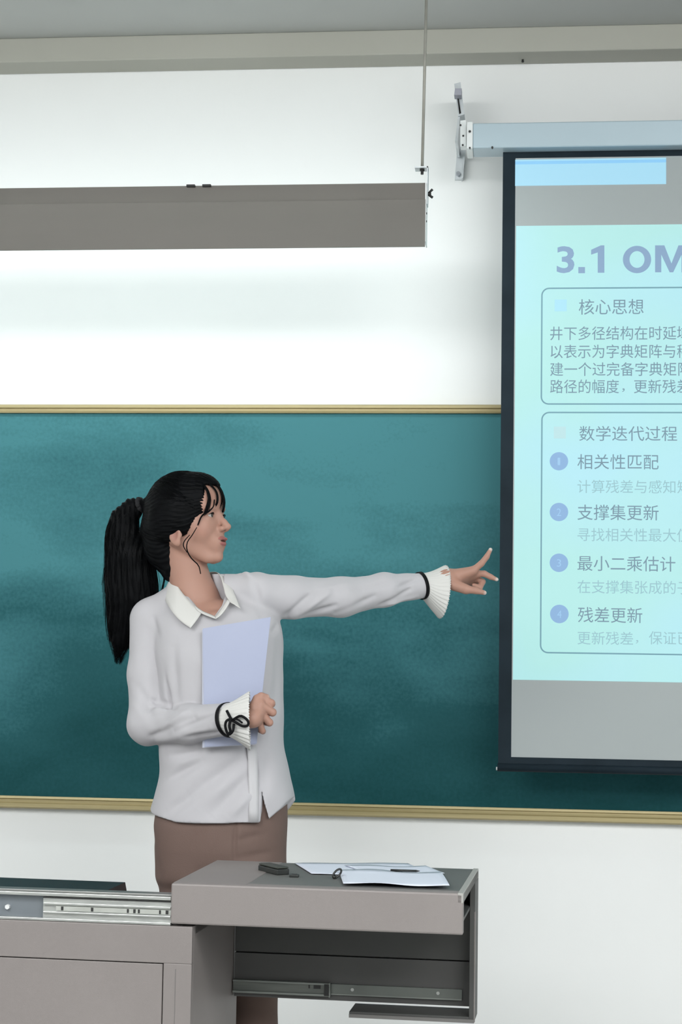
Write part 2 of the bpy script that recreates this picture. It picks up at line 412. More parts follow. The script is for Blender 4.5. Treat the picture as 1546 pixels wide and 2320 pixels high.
lblm = slide_mat('slide_text_grey', (0.12, 0.15, 0.18), (0.10, 0.18, 0.23))
ttlm = slide_mat('slide_title_blue', (0.16, 0.20, 0.26), (0.13, 0.22, 0.34))
smallm = slide_mat('slide_text_pale', (0.20, 0.25, 0.27), (0.15, 0.33, 0.37))
linem = slide_mat('slide_line', (0.14, 0.19, 0.22), (0.06, 0.19, 0.23))
discm = slide_mat('slide_disc_blue', (0.17, 0.23, 0.32), (0.13, 0.25, 0.42))
nummat = slide_mat('slide_number', (0.22, 0.28, 0.38), (0.16, 0.33, 0.48))
smudge1 = slide_mat('slide_icon_blue', (0.26, 0.30, 0.32), (0.19, 0.50, 0.62)); smudge2 = slide_mat('slide_icon_pink', (0.27, 0.29, 0.30), (0.27, 0.50, 0.52))
F0 = SY-0.0016
def sp(px, py, Y=F0): q = P(px, py, Y); return q[0], q[2]
xa, za = sp(1170, 512); xb, zb = sp(1170, 1540); SLX = 1.95
slide = MB().box((xa, F0-0.0008, zb), (SLX, F0-0.0001, za)).build('slide', bgm); rel(slide, scr)
slide['label'] = 'pale cyan slide with Chinese bullet text'
xw, zw = sp(1168, 362); xw2, zw2 = sp(1510, 417)
win = MB().box((xw, F0-0.0008, zw2), (xw2, F0-0.0001, zw)).build('window_strip', winm); rel(win, scr)
t_ = sp(1300, 364)[1]; t2_ = sp(1300, 371)[1]
wbar = MB().box((xw, F0-0.0012, t2_), (xw2, F0-0.0008, t_)).build('window_bar', winb); wbar.parent = win
LYR = F0-0.0009
def frame_line(x0, z0, x1, z1, r, t):
    """rounded rectangle outline, flat, x1 runs off to the right"""
    def ring(off):
        pts = []
        for cx, cz, a0 in ((x1-r, z0+r, -90), (x1-r, z1-r, 0), (x0+r, z1-r, 90), (x0+r, z0+r, 180)):
            for k in range(9):
                a = math.radians(a0+90*k/8); pts.append((cx+(r-off)*math.cos(a), cz+(r-off)*math.sin(a)))
        return pts
    A, Bq = ring(0), ring(t); n = len(A); V = [(x, LYR, z) for x, z in A+Bq]+[(x, LYR-0.0003, z) for x, z in A+Bq]; F = []
    for i in range(n):
        j = (i+1) % n; F += [(2*n+i, 2*n+j, 3*n+j, 3*n+i), (i, n+i, n+j, j), (i, j, 2*n+j, 2*n+i), (n+i, 3*n+i, 3*n+j, n+j)]
    return V, F
for (ax, ay), (bx_, by_) in (((1227, 652), (1227, 917)), ((1227, 933), (1227, 1480))):
    x0, z1 = sp(ax, ay); _, z0 = sp(bx_, by_)
    V, F = frame_line(x0, z0, 1.80, z1, 0.024, 0.0042)
    me = bpy.data.meshes.new('slide_box'); me.from_pydata(V, [], F); me.update(); o = link('slide_box', me, linem); o.parent = slide
def text(name, s, px, py_b, h_px, w_px, mat, bold=0.0, par=None, Y=LYR):
    cu = bpy.data.curves.new(name, 'FONT'); cu.body = s; cu.size = 1.0; cu.offset = bold; cu.resolution_u = 3
    ob = bpy.data.objects.new(name, cu); COL.objects.link(ob)
    bpy.context.view_layer.update()
    me = bpy.data.meshes.new_from_object(ob.evaluated_get(bpy.context.evaluated_depsgraph_get()))
    bpy.data.objects.remove(ob); me.name = name
    n = len(me.vertices)
    if n == 0: return None
    co = np.empty(n*3, np.float32); me.vertices.foreach_get('co', co); co = co.reshape(-1, 3)
    lo, hi = co.min(0), co.max(0)
    x0, z0 = sp(px, py_b, Y); x1, _ = sp(px+w_px, py_b, Y); _, z1 = sp(px, py_b-h_px, Y)
    q = np.empty_like(co); q[:, 0] = x0+(co[:, 0]-lo[0])/(hi[0]-lo[0])*(x1-x0)
    q[:, 2] = z0+(co[:, 1]-lo[1])/(hi[1]-lo[1])*(z1-z0); q[:, 1] = Y-0.0004
    me.vertices.foreach_set('co', q.ravel()); me.materials.clear(); me.update()
    o = link(name, me, mat); o.parent = par or slide
    return o
def letter(polys, px, py_b, sx, sy):
    """flat letter from convex pieces given in letter pixels (x right, y up)"""
    V, F = [], []
    for pl in polys:
        k = len(V)
        for a, b_ in pl:
            x, z = sp(px+a*sx, py_b-b_*sy, LYR); V.append((x, LYR-0.0004, z))
        F.append(tuple(range(k, k+len(pl))))
    bm = bmesh.new(); vs = [bm.verts.new(v) for v in V]
    for f in F: bm.faces.new([vs[i] for i in f])
    bmesh.ops.remove_doubles(bm, verts=bm.verts, dist=1e-5)
    me = bpy.data.meshes.new('slide_title'); bm.to_mesh(me); bm.free(); o = link('slide_title', me, ttlm); o.parent = slide
text('slide_title', '3', 1262, 619, 61, 40, ttlm, 0.022)
letter([[(0, 0), (15, 0), (15, 14), (0, 14)]], 1311, 619, 1, 1)
letter([[(15, 0), (30, 0), (30, 50), (15, 50)], [(15, 50), (30, 50), (30, 62), (22, 62)], [(0, 52), (0, 41), (15, 46), (15, 50), (22, 62)]], 1340, 618, 1, 1)
ring_ = [(math.cos(t), math.sin(t)) for t in np.linspace(0, 2*math.pi, 41)]
letter([[(32+32*a[0], 30+31*a[1]), (32+32*b_[0], 30+31*b_[1]), (32+17*b_[0], 30+19*b_[1]), (32+17*a[0], 30+19*a[1])] for a, b_ in zip(ring_, ring_[1:])], 1412, 618, 1, 1)
letter([[(0, 0), (14, 0), (14, 40), (0, 61)], [(0, 61), (14, 40), (33, 0), (37, 20), (21, 61)], [(33, 0), (41, 0), (37, 20)], [(41, 0), (60, 40), (74, 61), (53, 61), (37, 20)], [(60, 0), (74, 0), (74, 61), (60, 40)]], 1485, 617, 1, 1)
for s, px, yb, h, wd in (('核心思想', 1312, 713, 35, 147), ('数学迭代过程', 1313, 999, 34, 222), ('相关性匹配', 1309, 1063, 34, 184),
                         ('支撑集更新', 1309, 1178, 35, 184), ('最小二乘估计', 1309, 1293, 34, 222), ('残差更新', 1310, 1410, 35, 146)):
    text('slide_heading', s, px, yb, h, wd, lblm, 0.0)
for s, px, yb, h, wd in (('井下多径结构在时延域', 1247, 771, 31, 318), ('以表示为字典矩阵与稀', 1248, 812, 31, 317), ('建一个过完备字典矩阵', 1247, 852, 31, 319),
                         ('路径的幅度', 1247, 891, 31, 156), ('，', 1410, 888, 8, 6), ('更新残差', 1437, 891, 31, 127)):
    text('slide_text', s, px, yb, h, wd, lblm, 0.0)
for s, px, yb, h, wd in (('计算残差与感知矩', 1309, 1117, 30, 256), ('寻找相关性最大值', 1309, 1226, 30, 256), ('在支撑集张成的子', 1309, 1344, 30, 256),
                         ('更新残差', 1309, 1460, 30, 126), ('，', 1441, 1458, 8, 6), ('保证已', 1471, 1460, 30, 93)):
    text('slide_text', s, px, yb, h, wd, smallm, 0.0)
for i, (px, py) in enumerate(((1267, 1045), (1267, 1160), (1267, 1275), (1268, 1391))):
    c = P(px, py, LYR); r = 0.0275
    MB().cyl((c[0], LYR, c[2]), (c[0], LYR-0.0004, c[2]), r, 32).build('bullet_disc', discm, slide)
    text('bullet_number', str(i+1), px-(3 if i == 0 else 5), py+9, 17, (6 if i == 0 else 10), nummat, 0.0, slide, LYR-0.0005)
for px, py, m_ in ((1271, 692, smudge1), (1269, 980, smudge2)):
    c = P(px, py, LYR); MB().box((c[0]-0.018, LYR-0.0004, c[2]-0.018), (c[0]+0.018, LYR, c[2]+0.018)).build('slide_icon', m_, slide)

# screen bracket on the wall
br = empty('wall_bracket', tuple(P(1040, 340, WALL_Y))); tag(br, 'slotted steel wall bracket holding the left end of the screen casing', 'bracket')
def bar(name, pts, y0, y1, mat):
    q = [(P(px, py, (y0+y1)/2)[0], P(px, py, (y0+y1)/2)[2]) for px, py in pts]
    return rel(MB().prism(q, y0, y1).build(name, mat), br)
bar('wall_plate', [(1031, 408), (1047, 408), (1052, 335), (1037, 335)], WALL_Y-0.012, WALL_Y, steel)
bar('side_flange', [(1046, 408), (1050, 406), (1056, 335), (1051, 335)], WALL_Y-0.035, WALL_Y, steel)
bar('upper_arm', [(1032, 210), (1046, 206), (1055, 278), (1041, 282)], SY+0.06, WALL_Y-0.03, steel)
bar('arm_end', [(1030, 220), (1032, 205), (1047, 205), (1046, 220)], SY+0.02, SY+0.06, new_mat('end_grey', (0.36, 0.36, 0.42), 0.6))
bar('arm_slot', [(1037, 224), (1040, 224), (1045, 256), (1041, 258)], SY+0.055, SY+0.0605, new_mat('slot_black', (0.004, 0.004, 0.004), 0.8))
bar('lower_arm', [(1043, 258), (1047, 260), (1040, 340), (1034, 338)], SY+0.07, WALL_Y-0.02, steel)
bar('hook_plate', [(1044, 278), (1057, 276), (1057, 335), (1044, 336)], SY-0.02, SY+0.02, endm)
for px, py in ((1050, 308), (1044, 284), (1049, 329)):
    c = P(px, py, SY-0.02); rel(MB().cyl((c[0], SY-0.023, c[2]), (c[0], SY-0.018, c[2]), 0.003, 8).build('hole', dark_steel), br)
for px, py in ((1040, 349), (1039, 396)):
    c = P(px, py, WALL_Y-0.012); rel(MB().cyl((c[0], WALL_Y-0.03, c[2]), (c[0], WALL_Y-0.012, c[2]), 0.0075, 6).build('bolt', noisy('bolt_zinc', (0.25, 0.27, 0.3), (0.4, 0.42, 0.45), 60, 0.35, 0.7)), br)

# ------------------------------------------------------------------ podium (turned 2.6 degrees to the wall)
PA = math.radians(2.6); PU = np.array([math.cos(PA), -math.sin(PA), 0]); PV = np.array([math.sin(PA), math.cos(PA), 0])
PD = 3.70
def Q(px, py, v):
    """podium coordinates (u, z) of the point seen at (px, py) on the plane v metres behind the podium front"""
    d = ray(px, py); t = (PD+v)/(d@PV); p = O+d*t; return float(p@PU), float(p[2])
pod_m = noisy('podium_paint', (0.225, 0.200, 0.193), (0.25, 0.223, 0.215), 2.5, 0.5, 0.05, bump=0.12, bscale=500)
pod_top = noisy('podium_mat', (0.125, 0.125, 0.120), (0.15, 0.15, 0.145), 3.0, 0.5, bump=0.1, bscale=300)
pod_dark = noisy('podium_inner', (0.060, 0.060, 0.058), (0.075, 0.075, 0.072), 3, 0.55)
def pod_root(name): return empty(name, tuple(PV*PD), -PA)      # local x = u, y = v
def pbox(name, a, b, mat, par, bev=0.0): return MB().box(a, b, bev).build(name, mat, par)
uL, zT = Q(388, 2003, 0)[0], 0.797; uR = Q(1050, 2060, 0)[0]; zB = 0.711
DEP = 0.45
uR2 = uR+0.0
cab = pod_root('podium_cabinet'); tag(cab, 'grey steel podium cabinet with a recessed front door', 'cabinet')
cu1 = Q(435, 2150, 0.0)[0]; czt = Q(200, 2090, 0.0)[1]
cu0 = -2.15
czt = 0.706
# front frame built round the door opening
dz1 = Q(200, 2175, 0)[1]; du1 = Q(369, 2250, 0)[0]; du0 = -1.95
pbox('top_rail', (cu0, 0, dz1), (cu1, 0.018, czt), pod_m, cab, 0.0015)
pbox('front_stile', (du1, 0, 0.06), (cu1, 0.018, dz1), pod_m, cab, 0.0015)
pbox('front_stile', (cu0, 0, 0.06), (du0, 0.018, dz1), pod_m, cab, 0.0015)
g = 0.0022
dr = pbox('door', (du0+g, 0.002, 0.065), (du1-g, 0.018, dz1-g), pod_m, cab, 0.0015)
ug = Q(396, 2250, 0)[0]; zg = Q(390, 2195, 0)[1]
pbox('seam', (ug, -0.0008, 0.06), (ug+0.0012, 0.001, zg), new_mat('seam_grey', (0.17, 0.16, 0.155), 0.6), cab)
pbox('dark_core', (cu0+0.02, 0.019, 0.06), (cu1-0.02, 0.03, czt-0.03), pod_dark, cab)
pbox('side_panel', (cu1-0.018, 0.018, 0.0), (cu1, DEP+0.03, czt), pod_m, cab, 0.001)
pbox('side_panel', (cu0, 0.018, 0.0), (cu0+0.018, DEP+0.03, czt), pod_m, cab, 0.001)
pbox('back_panel', (cu0+0.018, DEP+0.012, 0.0), (cu1-0.018, DEP+0.03, czt), pod_m, cab)
pbox('worktop', (cu0, 0.03, czt-0.02), (cu1, DEP+0.03, czt), pod_m, cab, 0.001)
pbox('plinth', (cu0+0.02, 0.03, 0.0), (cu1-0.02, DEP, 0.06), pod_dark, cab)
# upper drawer-slide on top of the cabinet, seen to the left
zs0, zs1 = Q(200, 2078, 0.02)[1], Q(200, 2030, 0.02)[1]
chrome = noisy('slide_zinc', (0.40, 0.41, 0.40), (0.52, 0.53, 0.51), 20, 0.32, 0.6, stretch=(1, 1, 10))
platem = noisy('slide_plate', (0.15, 0.17, 0.19), (0.19, 0.21, 0.23), 4, 0.4, 0.2)
zt_a = Q(200, 2022, 0.03)[1]; zl = czt
uls = pbox('slide_rail', (cu0, 0.022, zl), (uL-0.001, 0.028, zs1+0.002), platem, cab); uls['label'] = 'zinc ball-bearing slide rail along the cabinet top'
pbox('upper_channel', (cu0, 0.004, zs1-0.001), (uL-0.001, 0.03, zs1+0.006), chrome, uls, 0.001)
pbox('cover_strip', (cu0, 0.014, zs1+0.006), (uL-0.001, 0.05, zt_a+0.004), noisy('strip_grey', (0.20, 0.20, 0.20), (0.26, 0.26, 0.25), 3, 0.35, 0.5), uls, 0.001)
pbox('lower_channel', (cu0, 0.006, zl+0.0005), (uL-0.001, 0.026, zl+0.006), chrome, uls, 0.001)
us = Q(97, 2060, 0.01)[0]
za_, zb_ = Q(240, 2080, 0.01)[1], Q(240, 2040, 0.01)[1]
H = zb_-za_
pbox('outer_member', (us, 0.012, zl+0.006), (uL-0.001, 0.021, zs1-0.003), chrome, uls)
pbox('shadow_gap', (us, 0.010, zs1-0.006), (uL-0.001, 0.0125, zs1-0.0035), dark_steel, uls)
zc = (zl+0.006+zs1-0.003)/2
pbox('inner_member', (us+0.002, 0.005, zc+0.006), (uL-0.001, 0.013, zc+0.011), chrome, uls, 0.001)
pbox('inner_member', (us+0.002, 0.005, zc-0.012), (uL-0.001, 0.013, zc-0.008), chrome, uls, 0.001)
pbox('ball_cage', (us+0.03, 0.0085, zc-0.006), (uL-0.001, 0.012, zc+0.004), noisy('cage_grey', (0.42, 0.43, 0.40), (0.5, 0.51, 0.48), 20, 0.4, 0.3), uls)
for px, w_, dk in ((140, 5, 1), (208, 5, 1), (289, 4, 1), (304, 5, 0), (314, 4, 1), (362, 4, 1), (378, 6, 1)):
    u, z = Q(px, 2060, 0.005); pbox('cage_slot', (u-w_*0.0005, 0.0075, zc-0.005), (u+w_*0.0005, 0.0095, zc+0.003), dark_steel, uls)
for px, py in ((18, 2054),):
    u, z = Q(px, py, 0.02); MB().cyl((u, 0.014, z), (u, 0.0225, z), 0.0055, 6).build('screw', new_mat('screw_white', (0.8, 0.8, 0.8), 0.3, 0.3), uls)

# sliding desk top, pulled out to the right
top = pod_root('sliding_desk_top'); tag(top, 'grey sliding desk top pulled out to the right with a slide rail underneath', 'desk top')
rim = 0.022
uRo = Q(1083, 1985, DEP)[0]
bm = bmesh.new()
# top shell with a chamfered left side, as one bevelled block
sh = MB().box((uL, 0, zB), (uR, 0.02, zT), 0.004).build('front_panel', pod_m, top)
pbox('top_plate', (uL, 0.018, zT-0.02), (uR, DEP, zT-0.0012), pod_top, top, 0.001)
ci = Q(575, 2000, 0.1)[0]
pbox('left_cover', (uL, 0.018, zT-0.01), (ci, DEP, zT), pod_m, top, 0.002)
pbox('rim', (ci, 0.018, zT-0.01), (uR-0.0005, 0.04, zT), pod_m, top, 0.001)
pbox('right_rim', (uR-0.012, 0.0, zT-0.020), (uR, DEP, zT+0.0006), noisy('rim_light', (0.36, 0.35, 0.33), (0.40, 0.39, 0.37), 3, 0.5), top, 0.001)
pbox('left_panel', (uL, 0.02, zB), (uL+0.01, DEP, zT-0.01), pod_m, top)
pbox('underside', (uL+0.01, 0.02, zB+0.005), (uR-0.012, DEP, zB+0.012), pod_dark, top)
# right end board and back board hanging below
zr0 = Q(1079, 2297, DEP)[1]; 
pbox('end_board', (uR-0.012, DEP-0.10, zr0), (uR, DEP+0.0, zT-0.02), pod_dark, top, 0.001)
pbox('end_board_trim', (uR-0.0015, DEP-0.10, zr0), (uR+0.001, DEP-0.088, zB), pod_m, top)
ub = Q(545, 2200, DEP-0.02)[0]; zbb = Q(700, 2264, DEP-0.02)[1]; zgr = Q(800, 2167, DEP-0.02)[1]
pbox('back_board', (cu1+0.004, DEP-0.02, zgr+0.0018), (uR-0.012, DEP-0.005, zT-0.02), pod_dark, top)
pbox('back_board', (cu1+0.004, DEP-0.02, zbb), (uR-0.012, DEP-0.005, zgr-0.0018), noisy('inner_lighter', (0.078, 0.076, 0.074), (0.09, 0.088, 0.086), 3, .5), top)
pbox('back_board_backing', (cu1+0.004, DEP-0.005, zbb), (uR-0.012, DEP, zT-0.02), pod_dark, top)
ul = Q(793, 2275, DEP-0.09)[0]
pbox('bottom_lip', (ul, DEP-0.10, zr0), (uR-0.012, DEP, zr0+0.012), pod_dark, top, 0.001)
pbox('lip_trim', (ul, DEP-0.104, zr0-0.001), (uR, DEP-0.10, zr0+0.007), noisy('lip_grey', (.15, .145, .14), (.18, .17, .165), 3, .5), top)
# lower slide rail on the back board
zr1 = Q(640, 2222, DEP-0.03)[1]; zr2 = Q(640, 2252, DEP-0.03)[1]
ue = Q(748, 2235, DEP-0.03)[0]; uf = Q(1047, 2250, DEP-0.03)[0]
dull = noisy('slide_dull', (0.20, 0.215, 0.20), (0.27, 0.285, 0.265), 6, 0.4, 0.5, stretch=(1, 1, 8))
lr = pbox('slide_rail', (cu1+0.004, DEP-0.040, zr1-0.005), (ue, DEP-0.028, zr1), dull, top, 0.001); lr['label'] = 'dull zinc slide rail on the back board'
pbox('outer_channel', (cu1+0.004, DEP-0.040, zr2), (ue, DEP-0.028, zr2+0.005), dull, lr, 0.001)
pbox('channel_web', (cu1+0.004, DEP-0.033, zr2+0.004), (ue, DEP-0.027, zr1-0.004), noisy('web', (.11, .12, .11), (.17, .18, .165), 5, .4, .4, stretch=(1, 1, 10)), lr)
pbox('stop_block', (ue-0.012, DEP-0.042, zr2+0.002), (ue, DEP-0.032, zr1-0.002), dark_steel, lr)
pbox('channel_end', (ue-0.001, DEP-0.042, zr2-0.001), (ue+0.002, DEP-0.03, zr1+0.001), dull, lr)
u, z = Q(718, 2237, DEP-0.04); pbox('cage_slot', (u-0.008, DEP-0.036, z-0.004), (u+0.008, DEP-0.0325, z+0.004), dark_steel, lr)
u, z = Q(700, 2236, DEP-0.04); pbox('cage_slot', (u-0.0015, DEP-0.036, z-0.004), (u+0.0015, DEP-0.0325, z+0.004), dark_steel, lr)
pbox('inner_bar', (ue+0.002, DEP-0.027, zr2+0.004), (uf, DEP-0.02, zr1-0.003), noisy('bar_dull', (.13, .14, .13), (.17, .185, .17), 5, .45, .4), lr)
pbox('inner_bar_edge', (ue+0.002, DEP-0.029, zr2+0.003), (uf, DEP-0.026, zr2+0.006), dull, lr)
for px, py in ((799, 2242), (993, 2250)):
    u, z = Q(px, py, DEP-0.027); MB().cyl((u, DEP-0.030, z), (u, DEP-0.026, z), 0.004, 10).build('screw', chrome, lr)

# things on the podium
def on_top(px, py, zz=zT):      # (u, v) where the pixel ray meets the desk surface
    d = ray(px, py); t = (zz-CAM_Z)/d[2]; p = O+d*t; return float(p@PU), float(p@PV)-PD
blk = noisy('black_plastic', (0.010, 0.012, 0.012), (0.02, 0.022, 0.02), 20, 0.4)
def desk_obj(name, u, v, rz, z=None):
    p = PU*u+PV*(PD+v); return empty(name, (p[0], p[1], zT-0.0012 if z is None else z), -PA+rz)
u, v = on_top(620, 1976)
er = desk_obj('clicker_case', u, v, math.radians(-52)); tag(er, 'long black box lying left of the papers on the desk top', 'case')
MB().box((-0.047, -0.016, 0.0), (0.047, 0.016, 0.013), 0.002).build('base', blk, er)
MB().box((-0.046, -0.0155, 0.0135), (0.046, 0.0155, 0.018), 0.003).build('lid', noisy('case_lid', (0.03, 0.034, 0.028), (0.05, 0.055, 0.045), 10, .45), er)
u, v = on_top(667, 1986)
sm = desk_obj('small_black_box', u, v, 0.05); tag(sm, 'small black block beside the long black box', 'block')
MB().box((-0.0105, -0.008, 0.0), (0.0105, 0.008, 0.006), 0.0012).build('base', blk, sm)
MB().box((-0.006, -0.004, 0.006), (0.006, 0.004, 0.007)).build('cap', dark_steel, sm)
paper_m = noisy('paper_white', (0.66, 0.70, 0.80), (0.70, 0.74, 0.84), 3, 0.7)
def sheet_of(name, corners, zoff, label, nx=14, ny=8, wav=0.002, seed=0):
    """thin curling paper lying on the desk; corners given as pixels in order FL FR BR BL"""
    q = [on_top(*c) for c in corners]; r_ = np.random.default_rng(seed); ph = r_.uniform(0, 6, 4)
    V = []; F = []
    for j in range(ny+1):
        for i in range(nx+1):
            s, t = i/nx, j/ny
            a = (1-t)*((1-s)*np.array(q[0])+s*np.array(q[1]))+t*((1-s)*np.array(q[3])+s*np.array(q[2]))
            edge = max(abs(s-.5), abs(t-.5))*2
            z = zT+zoff+wav*(1+math.sin(5*s+ph[0])*math.cos(4*t+ph[1])) + wav*1.2*edge**6*(1+math.sin(9*s+ph[2]))
            p = PU*a[0]+PV*(PD+a[1]); V.append((p[0], p[1], z))
    for j in range(ny):
        for i in range(nx):
            k = j*(nx+1)+i; F.append((k, k+1, k+nx+2, k+nx+1))
    me = bpy.data.meshes.new(name); me.from_pydata(V, [], F); me.update()
    o = link(name, me, paper_m, None, True); md = o.modifiers.new('thick', 'SOLIDIFY'); md.thickness = 0.0006; md.offset = 1
    return tag(o, label, 'paper')
sheet_of('paper_sheet', [(706, 1981), (985, 1984), (925, 1956), (668, 1957)], -0.0010, 'white paper sheet at the back left of the desk top papers', seed=1, wav=0.0008)
sheet_of('paper_sheet', [(860, 1986), (1008, 1983), (965, 1966), (780, 1963)], 0.0010, 'white paper sheet poking out at the back right of the papers', seed=2, wav=0.0010)
sheet_of('paper_sheet', [(778, 2007), (1019, 2015), (1000, 1983), (768, 1976)], 0.0032, 'frontmost white paper sheet with curled edges on the desk top', seed=3, wav=0.0015)
u, v = on_top(915, 1981)
pen = desk_obj('pen', u, v, 0.03, zT+0.0075); tag(pen, 'dark pen lying on the papers', 'pen')
MB().cyl((-0.03, 0, 0.001), (0.028, 0, 0.001), 0.0026, 12).build('barrel', blk, pen, True)
MB().cyl((0.028, 0, 0.001), (0.037, 0, 0.001), 0.0026, 12, 0.0006).build('tip', dark_steel, pen, True)
u, v = on_top(764, 1990)
rg = empty('ring_clip', tuple(PU*u+PV*(PD+v)+np.array([0, 0, zT+0.0105])), 0.5); tag(rg, 'small black ring-shaped clip standing at the left edge of the front paper', 'clip')
a_ = np.linspace(0, 2*math.pi, 30)[:-1]; pth = np.stack([0.008*np.cos(a_)+0.006*np.sin(a_), 0*a_, 0.0095*np.sin(a_)], 1)
pth = np.vstack([pth, pth[:1]])
V, F = tube_np(pth, 0.0024, 8); from_bm_tubes('ring', [(V, F)], blk, rg)
MB().cyl((-0.010, 0, -0.008), (-0.004, 0, -0.006), 0.0035, 10).build('grip', blk, rg, True)

# black monitor lying in the cabinet well at the left
mon = pod_root('flat_monitor'); tag(mon, 'black flat monitor lying behind the slide rail at the far left', 'monitor')
u1, zt1 = Q(283, 2000, 0.22); _, zt0 = Q(150, 1992, 0.22)
u1b = Q(287, 2022, 0.06)[0]
MB().prism([(-1.75, czt+0.022), (u1+0.006, czt+0.022), (u1-0.002, zt1+0.0), (-1.75, zt1+0.002)], 0.07, 0.23).build('housing', noisy('monitor_black', (0.012, 0.012, 0.014), (0.02, 0.02, 0.022), 5, .35), mon)
MB().box((-1.74, 0.068, czt+0.036), (u1-0.012, 0.072, zt1-0.008)).build('bezel_stripe', new_mat('bezel', (0.05, 0.045, 0.045), 0.3), mon)
MB().box((-1.60, 0.10, czt), (u1-0.05, 0.2, czt+0.024)).build('foot', blk, mon)

# ------------------------------------------------------------------ the presenter
YP = 4.42
def W(px, py, dy=0.0): return P(px, py, YP+dy)
person = empty('person', (W(480, 1900)[0], YP, DAIS)); tag(person, 'young woman in a white blouse pointing left arm at the slide, dark ponytail, brown trousers', 'person')
def own(o, par=None):
    par = par or person; o.parent = par
    if par is person: o.matrix_parent_inverse = Matrix.Translation(-Vector(person.location))
    return o
# head frame: x forward, y her left, z up
HS = 1.035
HC = W(431, 1180, 0.0)
hy, hp = math.radians(73), math.radians(5)
hf = np.array([math.sin(hy)*math.cos(hp), -math.cos(hy)*math.cos(hp), math.sin(hp)])
hl = np.array([math.cos(hy), math.sin(hy), 0.0]); hu = np.cross(hf, hl)
HR = np.stack([hf, hl, hu], 1)          # local -> world columns
def to_head(p): return ((p-HC)@HR/HS).astype(np.float32)
def hw(x, y, z): return HC+HS*(HR@np.array([x, y, z]))

def boxed(p, lo, hi, fn, m=0.035):
    """evaluate fn only near its box; elsewhere the distance to the box"""
    lo = np.asarray(lo)-m; hi = np.asarray(hi)+m
    q = np.maximum(np.maximum(lo-p, p-hi), 0); out = np.sqrt((q*q).sum(1)).astype(np.float32)+m*0.7
    k = out < m*0.7+1e-6
    if k.any(): out[k] = fn(p[k])
    return out

def head_sdf(p):
    q = to_head(p)
    a = q.copy(); a[:, 1] = np.abs(a[:, 1])
    d = ell(q, (-.014, 0, .026), (.090, .074, .088))
    d = smin(d, ell(q, (.030, 0, -.030), (.052, .054, .066)), .03)
    d = smin(d, ell(q, (.040, 0, .045), (.046, .060, .048)), .02)                 # forehead
    d = smin(d, cap(a, (-.018, .052, -.052), (.050, .016, -.098), .014, .014), .022)   # jaw
    d = smin(d, ell(q, (.066, 0, -.098), (.018, .017, .014)), .014)                # chin
    d = smin(d, ell(a, (.048, .034, -.026), (.024, .022, .026)), .02)              # cheek
    d = smin(d, ell(q, (.072, 0, -.062), (.020, .026, .026)), .016)                # muzzle
    d = smin(d, ell(a, (.071, .022, .024), (.011, .024, .008)), .012)              # brow
    d = smax(d, -ell(a, (.092, .032, .004), (.016, .019, .012)), .010)            # sockets
    # eyelids round the eyeball, open in front
    lid = np.sqrt(((a-np.array([.0655, .031, .004], np.float32))**2).sum(1))-.0142
    lid = smax(lid, -ell(a, (.083, .032, .003), (.016, .0145, .0046)), .0012)
    d = smin(d, lid, .005)
    d = smax(d, -(np.sqrt(((a-np.array([.0655, .031, .004], np.float32))**2).sum(1))-.0124), .0004) if False else d
    # nose
    nb = chain(q, [(.074, 0, .020), (.083, 0, .002), (.094, 0, -.014), (.1035, 0, -.0255)], [.0065, .0062, .0072, .0086], .006)
    nb = smin(nb, ell(a, (.0925, .0105, -.0295), (.0095, .0068, .0070)), .005)
    nb = smin(nb, ell(q, (.094, 0, -.034), (.010, .0035, .005)), .004)
    d = smin(d, nb, .010)
    d = smax(d, -ell(a, (.0975, .0062, -.0372), (.0052, .0030, .0046)), .001)      # nostrils
    # lips
    up = smin(ell(a, (.0865, .0065, -.0535), (.0085, .012, .0042)), ell(q, (.0875, 0, -.0545), (.0085, .021, .0030)), .003)
    lo = smin(ell(a, (.0845, .004, -.0665), (.0080, .012, .0048)), ell(q, (.083, 0, -.0650), (.0085, .019, .0035)), .003)
    d = smin(d, up, .0022); d = smin(d, lo, .0025)
    d = smax(d, -ell(q, (.0935, 0, -.0598), (.0115, .015, .0020)), .0008)
    d = smax(d, -ell(q, (.0935, 0, -.0765), (.006, .018, .003)), .006)              # fold under the lower lip
    # ears
    ea = ell(a, (-.006, .073, -.036), (.017, .0065, .029))
    ea = smin(ea, ell(a, (-.001, .071, -.060), (.009, .005, .009)), .006)
    ea = smax(ea, -ell(a, (-.005, .0805, -.036), (.010, .006, .018)), .003)
    ea = smin(ea, ell(a, (.009, .0715, -.042), (.004, .004, .006)), .003)
    return smin(d, ea, .006)
NK0 = hw(-.030, 0, -.055); NK1 = W(446, 1368, 0.015)
def neck_sdf(p):
    d = cap(p, NK0, NK1, .049, .056)
    d = smin(d, cap(p, NK1, NK1+np.array([0, .005, -.08]), .056, .085), .03)
    # the long neck muscle from behind the ear to the breastbone, and the collar bones
    d = smin(d, cap(p, W(486, 1396, -.070), W(525, 1380, -.060), .007, .005), .02)
    d = smin(d, cap(p, W(484, 1397, -.070), W(430, 1384, -.050), .007, .005), .02)
    return d
